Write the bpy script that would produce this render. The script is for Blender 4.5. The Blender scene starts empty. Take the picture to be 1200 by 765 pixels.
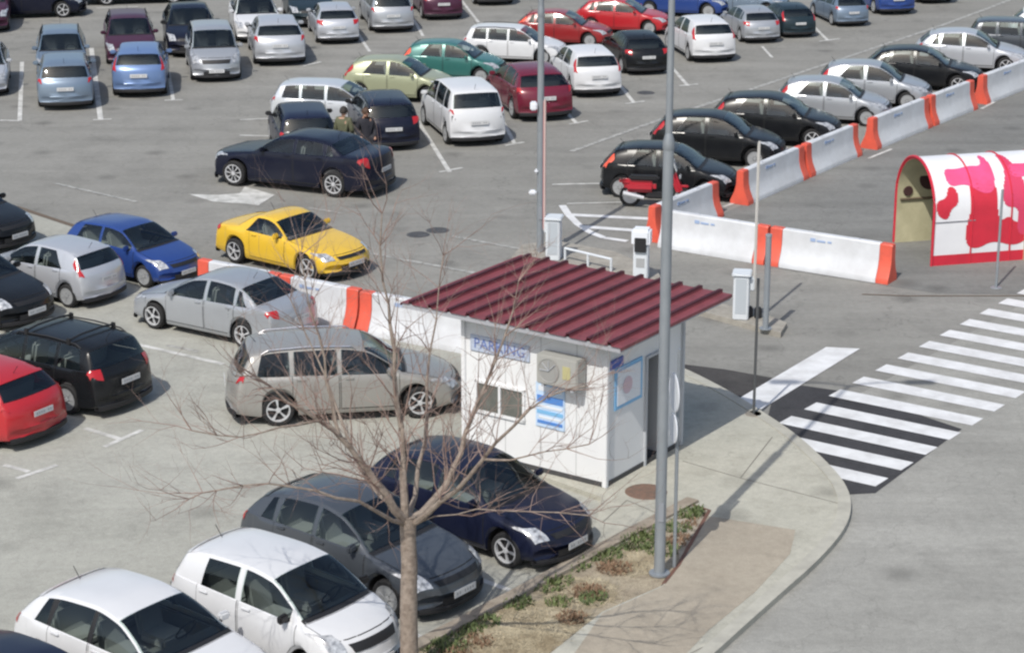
# Car park seen from above: rows of parked cars, an attendant's kiosk, plastic barriers, a zebra crossing, a bare tree
import bpy, bmesh, math, random
import numpy as np
from mathutils import Vector, Matrix
random.seed(7)
C = bpy.context.scene
COL = bpy.data.collections.new('scene'); C.collection.children.link(COL)
R = math.radians
# ---------------------------------------------------------------- car shapes
# every profile is (distance from the nose, height) along the centre line, nose to tail
CARS = {
 'supermini': dict(L=3.90, W=1.66, H=1.44, wb=2.46, fo=.76, r=.295, cowl=1.0, rf=1.74, rr=3.42, rb=3.74,
    prof=[(0,.46),(.03,.58),(.12,.68),(.4,.80),(.72,.88),(1.0,.94),(1.34,1.17),(1.74,1.37),(2.2,1.435),(2.85,1.41),(3.42,1.31),(3.60,1.15),(3.74,.98),(3.82,.90),(3.88,.70),(3.90,.48)],
    belt=(.86,.97), wins=[(1.22,2.14,0),(2.23,3.06,.30)], doors=[(1.06,2.18),(2.20,3.04)], roof=.71),
 'hatch': dict(L=4.20, W=1.74, H=1.45, wb=2.58, fo=.83, r=.31, cowl=1.18, rf=1.98, rr=3.60, rb=4.00,
    prof=[(0,.46),(.03,.58),(.14,.68),(.45,.79),(.85,.87),(1.18,.93),(1.55,1.17),(1.98,1.375),(2.45,1.445),(3.0,1.42),(3.60,1.30),(3.82,1.15),(4.00,.99),(4.10,.90),(4.18,.70),(4.20,.48)],
    belt=(.87,.99), wins=[(1.42,2.34,0),(2.42,3.20,.06),(3.26,3.58,.20)], doors=[(1.24,2.37),(2.39,3.22)], roof=.70),
 'threedoor': dict(L=4.0, W=1.70, H=1.42, wb=2.5, fo=.79, r=.30, cowl=1.02, rf=1.76, rr=3.45, rb=3.82,
    prof=[(0,.46),(.03,.57),(.13,.67),(.42,.79),(.75,.87),(1.02,.93),(1.38,1.16),(1.76,1.36),(2.25,1.42),(2.95,1.395),(3.45,1.31),(3.66,1.14),(3.82,.97),(3.92,.90),(3.98,.70),(4.0,.48)],
    belt=(.86,.99), wins=[(1.24,2.36,0),(2.43,3.30,.22)], doors=[(1.08,2.40)], roof=.72),
 'saloon': dict(L=4.62, W=1.78, H=1.45, wb=2.70, fo=.90, r=.32, cowl=1.22, rf=2.05, rr=3.40, rb=4.02,
    prof=[(0,.46),(.03,.58),(.15,.68),(.5,.79),(.9,.87),(1.22,.93),(1.62,1.18),(2.05,1.38),(2.6,1.45),(3.05,1.43),(3.40,1.36),(3.72,1.21),(4.02,1.05),(4.30,1.01),(4.50,.95),(4.59,.74),(4.62,.48)],
    belt=(.88,.98), wins=[(1.46,2.44,0),(2.52,3.34,.04),(3.40,3.74,.24)], doors=[(1.28,2.46),(2.48,3.38)], roof=.72),
 'bigsaloon': dict(L=5.0, W=1.88, H=1.48, wb=3.05, fo=.86, r=.35, cowl=1.50, rf=2.16, rr=3.74, rb=4.22,
    prof=[(0,.50),(.03,.68),(.10,.80),(.5,.90),(1.0,.96),(1.50,1.02),(1.80,1.24),(2.16,1.42),(2.6,1.48),(3.2,1.47),(3.74,1.39),(4.00,1.25),(4.22,1.14),(4.6,1.12),(4.88,1.07),(4.96,.80),(5.0,.50)],
    belt=(1.0,1.09), wins=[(1.70,2.68,0),(2.76,3.62,.08),(3.68,3.94,.16)], doors=[(1.50,2.70),(2.72,3.66)], roof=.75),
 'estate': dict(L=4.52, W=1.75, H=1.50, wb=2.70, fo=.88, r=.32, cowl=1.15, rf=1.92, rr=4.08, rb=4.36,
    prof=[(0,.46),(.03,.58),(.15,.69),(.5,.81),(.85,.89),(1.15,.95),(1.52,1.20),(1.92,1.41),(2.5,1.48),(3.4,1.47),(4.08,1.39),(4.24,1.20),(4.36,1.0),(4.44,.90),(4.50,.70),(4.52,.48)],
    belt=(.88,.98), wins=[(1.40,2.36,0),(2.44,3.26,0),(3.34,4.04,.16)], doors=[(1.22,2.39),(2.41,3.30)], roof=.74),
 'minivan': dict(L=4.04, W=1.70, H=1.62, wb=2.60, fo=.78, r=.30, cowl=.84, rf=1.56, rr=3.66, rb=3.92,
    prof=[(0,.48),(.03,.64),(.12,.78),(.36,.91),(.62,.99),(.84,1.06),(1.18,1.32),(1.56,1.54),(2.1,1.62),(3.0,1.61),(3.66,1.52),(3.80,1.30),(3.92,1.06),(3.98,.94),(4.03,.72),(4.04,.48)],
    belt=(.95,1.04), wins=[(1.06,2.08,0),(2.16,3.00,0),(3.06,3.60,.16)], doors=[(.92,2.11),(2.13,3.02)], roof=.77),
 'citycar': dict(L=3.64, W=1.60, H=1.52, wb=2.38, fo=.70, r=.28, cowl=.74, rf=1.48, rr=3.22, rb=3.50,
    prof=[(0,.48),(.03,.64),(.10,.76),(.32,.88),(.55,.95),(.74,1.01),(1.08,1.24),(1.48,1.46),(2.0,1.52),(2.7,1.50),(3.22,1.42),(3.38,1.22),(3.50,1.03),(3.57,.92),(3.62,.72),(3.64,.48)],
    belt=(.90,1.07), wins=[(.98,1.98,0),(2.08,2.78,.06)], doors=[(.80,2.01),(2.03,2.86)], roof=.74),
 'coupe': dict(L=4.0, W=1.715, H=1.28, wb=2.40, fo=.78, r=.31, cowl=1.42, rf=1.98, rr=2.74, rb=3.18,
    prof=[(0,.44),(.03,.54),(.15,.62),(.5,.72),(1.0,.80),(1.42,.86),(1.70,1.06),(1.98,1.22),(2.28,1.28),(2.52,1.27),(2.74,1.20),(2.96,1.06),(3.18,.95),(3.6,.92),(3.88,.87),(3.97,.70),(4.0,.46)],
    belt=(.82,.89), wins=[(1.60,2.80,.28)], doors=[(1.46,2.66)], roof=.74),
}
def pchip(xs, ys, x):
    xs=np.asarray(xs,float); ys=np.asarray(ys,float)
    h=np.diff(xs); dl=np.diff(ys)/h; m=np.zeros(len(xs))
    for i in range(1,len(xs)-1):
        if dl[i-1]*dl[i]>0:
            w1=2*h[i]+h[i-1]; w2=h[i]+2*h[i-1]
            m[i]=(w1+w2)/(w1/dl[i-1]+w2/dl[i])
    m[0]=dl[0]; m[-1]=dl[-1]
    i=min(max(int(np.searchsorted(xs,x,side='right'))-1,0),len(h)-1)
    t=(x-xs[i])/h[i]
    return (2*t**3-3*t*t+1)*ys[i]+(t**3-2*t*t+t)*h[i]*m[i]+(-2*t**3+3*t*t)*ys[i+1]+(t**3-t*t)*h[i]*m[i+1]
def lerp(a,b,t): return a+(b-a)*t
def clip(x,a,b): return max(a,min(b,x))
class Shape:
    NV=16
    def __init__(s, kind):
        s.__dict__.update(CARS[kind]); s.kind=kind
        s.px=[p[0] for p in s.prof]; s.pz=[p[1] for p in s.prof]
        s.ax=[s.fo, s.fo+s.wb]; s.ar=s.r+.055
        s.sed=kind in ('saloon','bigsaloon','coupe')
        s.ra=s.rr+(.03 if s.sed else .045); s.rbb=s.rb-(.03 if s.sed else .02)
        st=set(np.round(np.arange(0,s.L+.01,.11),3))|{0.,.015,.03,.06,.1,.15,s.L,s.L-.01,s.L-.03,s.L-.06,s.L-.1}
        for k in (s.cowl,s.cowl+.04,s.rf-.03,s.rf,s.rr,s.rr+.03,s.rb-.03,s.rb,(s.rr+s.rb)/2,s.rr+.09,s.rb-.08,s.rr+.045,s.rb-.02): st.add(k)
        for a,b_,sl in s.wins: st.add(round(a,3)); st.add(round(b_,3))
        for a in s.ax:
            for q in range(0,19):
                st.add(a-s.ar*math.cos(q*math.pi/18))
            st.add(a-s.ar-.004); st.add(a+s.ar+.004)
        st=sorted(x for x in st if 0<=x<=s.L)
        s.st=[st[0]]
        for x in st[1:]:
            if x-s.st[-1]>.0009: s.st.append(x)
        s.st[-1]=s.L
    def top(s,d): return pchip(s.px,s.pz,clip(d,0,s.L))
    def sill(s,d):
        z=.19+.05*clip(1-d/.5,0,1)+.07*clip(1-(s.L-d)/.5,0,1)
        for a in s.ax:
            if abs(d-a)<s.ar+.001: z=max(z, s.r+math.sqrt(max(0,s.ar**2-(d-a)**2)))
        return z
    def sec(s,d):
        d=clip(d,0,s.L)
        zt=s.top(d); z0=s.sill(d); bz=lerp(s.belt[0],s.belt[1],d/s.L)
        zb=min(bz,zt-.05); g=clip((zt-bz-.04)/(s.H-bz-.04),0,1)
        hw=s.W/2*(1-.06*clip(1-d/.8,0,1)**2-.05*clip(1-(s.L-d)/.7,0,1)**2)
        fl=0
        for a in s.ax: fl=max(fl, .012*clip(1-abs(abs(d-a)-s.ar)/.06,0,1), .012*(abs(d-a)<s.ar))
        z0=min(z0, zb-.06)
        h=zb-z0
        we=lerp(.90*hw, s.roof*s.W/2, g); dz=lerp(.03,.075,g); ze=zt-dz
        if g<=0: ze=zt-min(.03,.4*(zt-zb))
        y9=.935*hw
        P=[(0,z0),(.8*hw,z0),(.93*hw+fl,z0),(.97*hw+fl,z0+.05*min(1,h/.3)),(.992*hw+fl,z0+.25*h),(hw+fl*.6,z0+.45*h),(hw,z0+.66*h),(.988*hw,z0+.86*h),(.962*hw,zb),
           (y9,zb+min(.015,.3*(ze-zb))),(lerp(y9,we,.33)+.014*g,lerp(zb+.015,ze,.33)),(lerp(y9,we,.68)+.016*g,lerp(zb+.015,ze,.68)),(we,ze),
           (we*.93,lerp(ze,zt,.55)),(we*.72,lerp(ze,zt,.84)),(we*.38,lerp(ze,zt,.97)),(0,zt)]
        return P
    def warp(s,d,y,z):
        t=abs(y)/(s.W/2)
        f=clip(1-d/.9,0,1); r=clip(1-(s.L-d)/.9,0,1)
        f2=clip(1-d/(s.rf+.3),0,1); r2=clip(1-(s.L-d)/(s.L-s.rr+.3),0,1)
        dd=(.24*f*t**3+.10*f2*t*t)-(.15*r*t**3+.06*r2*t*t)
        return (s.L/2-(d+dd), y, z)
    def S(s,d,v,side=1):
        # continuous surface, linear between the stations and the section points the body mesh uses
        d=clip(d,0,s.L)
        i=clip(int(np.searchsorted(s.st,d,side='right'))-1,0,len(s.st)-2)
        a,b=s.st[i],s.st[i+1]; t=(d-a)/(b-a)
        if not hasattr(s,'cache'): s.cache={}
        for q in (a,b):
            if q not in s.cache: s.cache[q]=s.sec(q)
        A,B=s.cache[a],s.cache[b]
        v=clip(v,0,s.NV); j=min(int(v),s.NV-1); w=v-j
        ya=lerp(A[j][0],A[j+1][0],w); za=lerp(A[j][1],A[j+1][1],w)
        yb=lerp(B[j][0],B[j+1][0],w); zb=lerp(B[j][1],B[j+1][1],w)
        p=np.array(s.warp(a,ya,za)); q=np.array(s.warp(b,yb,zb)); r=p*(1-t)+q*t
        r[1]*=side
        return r
    def N(s,d,v,side=1):
        e=.02
        a=s.S(d-e,v,side)-s.S(d+e,v,side); b=s.S(d,min(v+.1,s.NV),side)-s.S(d,max(v-.1,0),side)
        if v>s.NV-.05: b=np.array([0,-1.0*side,0])
        n=-np.cross(a,b)*side
        return n/(np.linalg.norm(n)+1e-9)
    def loft(s):
        V=[];F=[];n=s.NV
        ring=2*n
        for d in s.st:
            P=s.sec(d)
            pts=[(y,z) for y,z in P]+[(-y,z) for y,z in P[-2:0:-1]]
            for y,z in pts: V.append(s.warp(d,y,z))
        N=len(s.st); M=[]
        for i in range(N-1):
            for k in range(ring):
                a=i*ring+k; b=i*ring+(k+1)%ring; c=b+ring; e=a+ring
                kk=k if k<n else ring-1-k; dm=(s.st[i]+s.st[i+1])/2
                if kk in (9,10,11) and s.wins[0][0]<dm<s.wins[-1][1]: continue
                if kk>=13 and (s.cowl+.04<dm<s.rf-.03 or s.ra<dm<s.rbb): continue
                F.append((a,e,c,b))
                M.append(1 if kk<=1 else 0)
        # rounded end caps
        for i,sgn in ((0,1),(N-1,-1)):
            base=i*ring; P=s.sec(s.st[i]); zc=(P[0][1]+P[-1][1])/2
            mid=[]
            for k in range(ring):
                x,y,z=V[base+k]; mid.append(len(V)); V.append((x+sgn*.018,y*.9,zc+(z-zc)*.86))
            c=len(V); x,y,z=V[base+n]; V.append((s.L/2*sgn+sgn*.022,0,zc))
            for k in range(ring):
                a=base+k;b=base+(k+1)%ring
                f=(a,b,mid[(k+1)%ring],mid[k]); g=(mid[k],mid[(k+1)%ring],c)
                if sgn<0: f=f[::-1]; g=g[::-1]
                F.append(f);M.append(0);F.append(g);M.append(0)
        return V,F,M

# ------------------------------------------------------------------ materials
MATS = {}
def mat(name, col, rough=.6, metal=0., coat=0., spec=.5, noise=None, bump=None, emit=None):
    """noise=(scale, amount, second colour)"""
    if name in MATS: return MATS[name]
    m = bpy.data.materials.new(name); m.use_nodes = True
    nt = m.node_tree; b = nt.nodes['Principled BSDF']
    b.inputs['Base Color'].default_value = (*col, 1); b.inputs['Roughness'].default_value = rough
    b.inputs['Metallic'].default_value = metal; b.inputs['Coat Weight'].default_value = coat
    b.inputs['Coat Roughness'].default_value = .14; b.inputs['Specular IOR Level'].default_value = spec
    tc = nt.nodes.new('ShaderNodeTexCoord')
    if noise:
        sc, amt, col2 = noise
        n = nt.nodes.new('ShaderNodeTexNoise'); n.inputs['Scale'].default_value = sc; n.inputs['Detail'].default_value = 6
        n.inputs['Roughness'].default_value = .62
        nt.links.new(tc.outputs['Object'], n.inputs['Vector'])
        r = nt.nodes.new('ShaderNodeMapRange'); r.inputs[1].default_value = .38; r.inputs[2].default_value = .66
        r.inputs[3].default_value = 0; r.inputs[4].default_value = amt
        nt.links.new(n.outputs['Fac'], r.inputs[0])
        mx = nt.nodes.new('ShaderNodeMix'); mx.data_type = 'RGBA'
        mx.inputs['A'].default_value = (*col, 1); mx.inputs['B'].default_value = (*col2, 1)
        nt.links.new(r.outputs[0], mx.inputs['Factor']); nt.links.new(mx.outputs['Result'], b.inputs['Base Color'])
    if bump:
        n2 = nt.nodes.new('ShaderNodeTexNoise'); n2.inputs['Scale'].default_value = bump[0]; n2.inputs['Detail'].default_value = 5
        nt.links.new(tc.outputs['Object'], n2.inputs['Vector'])
        bp = nt.nodes.new('ShaderNodeBump'); bp.inputs['Strength'].default_value = bump[1]; bp.inputs['Distance'].default_value = bump[2]
        nt.links.new(n2.outputs['Fac'], bp.inputs['Height']); nt.links.new(bp.outputs['Normal'], b.inputs['Normal'])
    MATS[name] = m
    return m
def ground_mat(name, cols, scales, fine=.25, rough=.9, cracks=0., streak=0., tracks=0.):
    """layered mineral surface: broad patches, mid stains, grain, faint cracks, drips of oil"""
    if name in MATS: return MATS[name]
    m = bpy.data.materials.new(name); m.use_nodes = True; nt = m.node_tree; b = nt.nodes['Principled BSDF']
    b.inputs['Roughness'].default_value = rough; b.inputs['Specular IOR Level'].default_value = .3
    geo = nt.nodes.new('ShaderNodeNewGeometry'); L = nt.links.new
    def noise(sc, det=6, rg=.6, vec=None):
        n = nt.nodes.new('ShaderNodeTexNoise'); n.inputs['Scale'].default_value = sc; n.inputs['Detail'].default_value = det
        n.inputs['Roughness'].default_value = rg; L(vec or geo.outputs['Position'], n.inputs['Vector']); return n.outputs['Fac']
    def rng(s, a, c, lo, hi):
        r = nt.nodes.new('ShaderNodeMapRange'); L(s, r.inputs[0])
        for i, v in enumerate((a, c, lo, hi)): r.inputs[i+1].default_value = v
        return r.outputs[0]
    def mix(f, A, B):
        x = nt.nodes.new('ShaderNodeMix'); x.data_type = 'RGBA'; L(f, x.inputs['Factor'])
        for k, v in (('A', A), ('B', B)):
            if isinstance(v, tuple): x.inputs[k].default_value = (*v, 1)
            else: L(v, x.inputs[k])
        return x.outputs['Result']
    def scale_col(c, f):
        x = nt.nodes.new('ShaderNodeVectorMath'); x.operation = 'SCALE'; L(c, x.inputs[0]); L(f, x.inputs['Scale']); return x.outputs[0]
    c = mix(rng(noise(scales[0], 4), .35, .65, 0, 1), cols[0], cols[1])
    c = mix(rng(noise(scales[1], 8, .7), .48, .72, 0, .8), c, cols[2])
    c = scale_col(c, rng(noise(38, 4, .8), .3, .7, 1-fine, 1+fine))
    c = scale_col(c, rng(noise(6.5, 7, .75), .3, .7, .88, 1.12))
    c = scale_col(c, rng(noise(.45, 7, .7), .30, .48, .84, 1.0))
    # oil and dirt spots
    v = nt.nodes.new('ShaderNodeTexVoronoi'); v.inputs['Scale'].default_value = .55; L(geo.outputs['Position'], v.inputs['Vector'])
    c = scale_col(c, rng(v.outputs['Distance'], .04, .22, .70, 1.))
    if cracks:
        w = nt.nodes.new('ShaderNodeTexVoronoi'); w.feature = 'DISTANCE_TO_EDGE'; w.inputs['Scale'].default_value = .22
        mp = nt.nodes.new('ShaderNodeVectorMath'); mp.operation = 'ADD'
        nz = nt.nodes.new('ShaderNodeTexNoise'); nz.inputs['Scale'].default_value = .9; nz.inputs['Detail'].default_value = 5
        L(geo.outputs['Position'], nz.inputs['Vector'])
        sc = nt.nodes.new('ShaderNodeVectorMath'); sc.operation = 'SCALE'; sc.inputs['Scale'].default_value = 2.5; L(nz.outputs['Color'], sc.inputs[0])
        L(geo.outputs['Position'], mp.inputs[0]); L(sc.outputs[0], mp.inputs[1]); L(mp.outputs[0], w.inputs['Vector'])
        c = scale_col(c, rng(w.outputs['Distance'], 0, .006, 1-cracks, 1.))
    if tracks:
        mpn = nt.nodes.new('ShaderNodeMapping'); mpn.inputs['Rotation'].default_value = (0, 0, R(34)); mpn.inputs['Scale'].default_value = (.07, .9, 1)
        L(geo.outputs['Position'], mpn.inputs['Vector'])
        c = scale_col(c, rng(noise(1., 5, .6, mpn.outputs[0]), .35, .65, 1-tracks, 1+tracks*.6))
    L(c, b.inputs['Base Color'])
    bp = nt.nodes.new('ShaderNodeBump'); bp.inputs['Strength'].default_value = .35; bp.inputs['Distance'].default_value = .01
    L(noise(60, 3), bp.inputs['Height']); L(bp.outputs['Normal'], b.inputs['Normal'])
    MATS[name] = m; return m
def paint(name, col, metal=0., rough=.32):
    return mat(name, col, rough, metal, .13 if max(col) < .1 else .45, .30 if max(col) < .1 else .5, noise=(2.3, .35, tuple(min(1, c*.86+.012) for c in col)))
def glass_mat():
    m = bpy.data.materials.new('car_glass'); m.use_nodes = True; nt = m.node_tree; L = nt.links.new
    for n in list(nt.nodes):
        if n.type == 'BSDF_PRINCIPLED': nt.nodes.remove(n)
    out = nt.nodes['Material Output']; tr = nt.nodes.new('ShaderNodeBsdfTransparent'); tr.inputs[0].default_value = (.76, .83, .80, 1)
    gl = nt.nodes.new('ShaderNodeBsdfGlossy'); gl.inputs['Roughness'].default_value = .05; gl.inputs['Color'].default_value = (.9, .95, .97, 1)
    fr = nt.nodes.new('ShaderNodeFresnel'); fr.inputs['IOR'].default_value = 1.65
    mx = nt.nodes.new('ShaderNodeMixShader'); L(fr.outputs[0], mx.inputs[0]); L(tr.outputs[0], mx.inputs[1]); L(gl.outputs[0], mx.inputs[2]); L(mx.outputs[0], out.inputs[0])
    return m
GLASS = glass_mat()
TRIMD = mat('cabin_trim', (.14, .142, .145), .85); SEATM = mat('seat_cloth', (.26, .26, .265), .95); LINING = mat('roof_lining', (.20, .20, .19), .95)
TYRE = mat('tyre_rubber', (.016, .016, .017), .85)
BLACK = mat('black_plastic', (.014, .014, .016), .6)
SEAM = mat('panel_gap', (.012, .012, .012), .8)
ALLOY = mat('alloy', (.58, .59, .61), .4, .3)
HUBCAP = mat('hubcap_plastic', (.34, .35, .36), .5, .2)
TAIL = mat('tail_lamp_red', (.42, .015, .02), .18, 0, .5)
TAILL = mat('tail_lamp_coral', (.75, .10, .05), .25, 0, .5)
HEAD = mat('headlamp_lens', (.58, .60, .63), .10, .2, .6, noise=(11, 1., (.16, .17, .19)))
PLATE = mat('plate_white', (.55, .56, .57), .5)
CHROME = mat('chrome', (.6, .6, .62), .2, .9)
WHITE_LINE = mat('road_paint', (.60, .60, .58), .75, noise=(3.0, .9, (.33, .33, .31)))
WORN_LINE = mat('worn_road_paint', (.42, .42, .40), .8, noise=(5.0, 1., (.17, .17, .16)))
ZEBRA = mat('zebra_paint', (.70, .71, .72), .7, noise=(2.2, .75, (.50, .50, .50)))
CONC = mat('kerb_concrete', (.34, .32, .28), .9, noise=(4, .8, (.22, .205, .18)), bump=(30, .4, .01))
GALV = mat('galvanised_steel', (.30, .33, .36), .5, .35, noise=(2.5, .6, (.24, .265, .29)))
# ------------------------------------------------------------------ mesh helpers
def mesh(name, V, F, mats, midx=None, smooth=False, angle=40):
    me = bpy.data.meshes.new(name); me.from_pydata([tuple(map(float, v)) for v in V], [], [tuple(f) for f in F])
    for m in mats: me.materials.append(m)
    if midx: me.polygons.foreach_set('material_index', midx)
    if smooth:
        me.polygons.foreach_set('use_smooth', [True]*len(me.polygons)); me.set_sharp_from_angle(angle=R(angle))
    me.update(); return me
def link(name, data, parent=None, loc=None, rz=None):
    o = bpy.data.objects.new(name, data); COL.objects.link(o)
    if parent: o.parent = parent
    if loc is not None: o.location = loc
    if rz is not None: o.rotation_euler = (0, 0, rz)
    return o
def tag(o, label=None, cat=None, group=None, kind=None):
    if label: o['label'] = label
    if cat: o['category'] = cat
    if group: o['group'] = group
    if kind: o['kind'] = kind
    return o
class MB:
    """collects shapes into one mesh"""
    def __init__(s): s.V = []; s.F = []; s.M = []; s.mats = []
    def mi(s, m):
        if m not in s.mats: s.mats.append(m)
        return s.mats.index(m)
    def add(s, V, F, m):
        b = len(s.V); i = s.mi(m); s.V += [tuple(v) for v in V]; s.F += [tuple(b+k for k in f) for f in F]; s.M += [i]*len(F); return s
    def box(s, c, d, m, rz=0, taper=1., bev=0., M4=None):
        x, y, z = d[0]/2, d[1]/2, d[2]/2
        if bev > 0:
            bm = bmesh.new(); bmesh.ops.create_cube(bm, size=1.)
            for v in bm.verts:
                t = taper if v.co.z > 0 else 1
                v.co = Vector((v.co.x*2*x*t, v.co.y*2*y*t, v.co.z*2*z))
            bmesh.ops.bevel(bm, geom=bm.edges[:], offset=bev, segments=2, affect='EDGES')
            bm.verts.index_update(); V = [v.co.copy() for v in bm.verts]; F = [[v.index for v in f.verts] for f in bm.faces]; bm.free()
        else:
            V = [Vector((a*x*(taper if k > 0 else 1), b*y*(taper if k > 0 else 1), k*z)) for k in (-1, 1) for b in (-1, 1) for a in (-1, 1)]
            F = [(0, 2, 3, 1), (4, 5, 7, 6), (0, 1, 5, 4), (2, 6, 7, 3), (0, 4, 6, 2), (1, 3, 7, 5)]
        if M4 is not None: V = [M4 @ v for v in V]
        ca, sa = math.cos(rz), math.sin(rz)
        V = [(c[0]+v.x*ca-v.y*sa, c[1]+v.x*sa+v.y*ca, c[2]+v.z) for v in V]
        return s.add(V, F, m)
    def tube(s, pts, rad, m, n=10, cap=True):
        pts = [Vector(p) for p in pts]; rad = rad if isinstance(rad, (list, tuple)) else [rad]*len(pts)
        V = []; F = []
        up = Vector((0, 0, 1))
        for i, p in enumerate(pts):
            t = (pts[min(i+1, len(pts)-1)]-pts[max(i-1, 0)]).normalized()
            a = t.cross(up if abs(t.z) < .95 else Vector((1, 0, 0))).normalized(); b = t.cross(a)
            for k in range(n):
                q = 2*math.pi*k/n; V.append(p+(a*math.cos(q)+b*math.sin(q))*rad[i])
        for i in range(len(pts)-1):
            for k in range(n): F.append((i*n+k, (i+1)*n+k, (i+1)*n+(k+1) % n, i*n+(k+1) % n))
        if cap: F.append(tuple(range(n))); F.append(tuple((len(pts)-1)*n+k for k in range(n-1, -1, -1)))
        return s.add(V, F, m)
    def prism(s, poly, z0, z1, m, side=None):
        a = sum(poly[i][0]*poly[(i+1) % len(poly)][1]-poly[(i+1) % len(poly)][0]*poly[i][1] for i in range(len(poly)))
        if a < 0: poly = poly[::-1]
        n = len(poly); V = [(p[0], p[1], z0) for p in poly]+[(p[0], p[1], z1) for p in poly]
        s.add(V, [tuple(range(n, 2*n))], m)
        s.add(V, [tuple(range(n-1, -1, -1))]+[(i, (i+1) % n, n+(i+1) % n, n+i) for i in range(n)], side or m)
        return s
    def sheet(s, poly, z, m):
        a = sum(poly[i][0]*poly[(i+1) % len(poly)][1]-poly[(i+1) % len(poly)][0]*poly[i][1] for i in range(len(poly)))
        if a < 0: poly = poly[::-1]
        return s.add([(p[0], p[1], z) for p in poly], [tuple(range(len(poly)))], m)
    def line(s, a, b, w, z, m):
        d = Vector((b[0]-a[0], b[1]-a[1])).normalized(); n = Vector((-d.y, d.x))*w/2
        return s.sheet([(a[0]+n.x, a[1]+n.y), (a[0]-n.x, a[1]-n.y), (b[0]-n.x, b[1]-n.y), (b[0]+n.x, b[1]+n.y)], z, m)
    def lathe(s, prof, m, n=24, axis='y', c=(0, 0, 0)):
        V = []; F = []
        for r, h in prof:
            for k in range(n):
                q = 2*math.pi*k/n
                p = (r*math.cos(q), h, r*math.sin(q)) if axis == 'y' else (r*math.cos(q), r*math.sin(q), h)
                V.append((p[0]+c[0], p[1]+c[1], p[2]+c[2]))
        for i in range(len(prof)-1):
            for k in range(n):
                f = (i*n+k, i*n+(k+1) % n, (i+1)*n+(k+1) % n, (i+1)*n+k)
                F.append(f if axis == 'z' else f[::-1])
        return s.add(V, F, m)
    def me(s, name, smooth=False, angle=40): return mesh(name, s.V, s.F, s.mats, s.M, smooth, angle)
    def build(s, name, parent=None, smooth=False, loc=None, rz=None, angle=40): return link(name, s.me(name, smooth, angle), parent, loc, rz)
def empty(name, loc=(0, 0, 0), rz=0): return link(name, None, None, loc, rz)
# ------------------------------------------------------------------ wheels
def wheel_meshes(kind, r):
    t = MB(); w = .19
    t.lathe([(r*.69, -w/2), (r*.9, -w/2), (r*.97, -w/2+.02), (r, -w/2+.05), (r, w/2-.05), (r*.97, w/2-.02), (r*.9, w/2), (r*.70, w/2-.004), (r*.69, w/2-.03), (r*.64, -w/2)], TYRE, 28)
    g = MB(); R0 = r*.71; m = ALLOY if kind != 'hubcap' else HUBCAP
    g.lathe([(.001, w/2-.07), (R0*.98, w/2-.07)], BLACK, 24)
    g.lathe([(R0*.98, w/2-.07), (R0*1.0, w/2-.002), (R0*.9, w/2-.004), (R0*.88, w/2-.06)], m, 28)
    g.lathe([(.0005, w/2+.004), (R0*.2, w/2+.002), (R0*.24, w/2-.02)], m, 16)
    ns = {'spoke5': 5, 'spoke10': 9, 'hubcap': 7}[kind]
    for k in range(ns):
        a = 2*math.pi*k/ns; wd = {5: .46, 9: .24, 7: .36}[ns]
        p = []
        for rr, ww, h in ((R0*.15, wd*.5, w/2-.002), (R0*.92, wd*.62, w/2-.008)):
            for q in (-1, 1): p.append((rr*math.cos(a+q*ww*(.8 if rr < R0*.3 else .45)), h, rr*math.sin(a+q*ww*(.8 if rr < R0*.3 else .45))))
        pb = [(x, y-.03, z) for x, y, z in p]
        g.add(p+pb, [(0, 1, 3, 2), (0, 2, 6, 4), (1, 5, 7, 3)], m)
    if kind == 'hubcap': g.lathe([(R0*.3, w/2-.016), (R0*.9, w/2-.012)], HUBCAP, 24)
    return t.me('tyre', True), g.me('rim')
WM = {}
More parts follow.
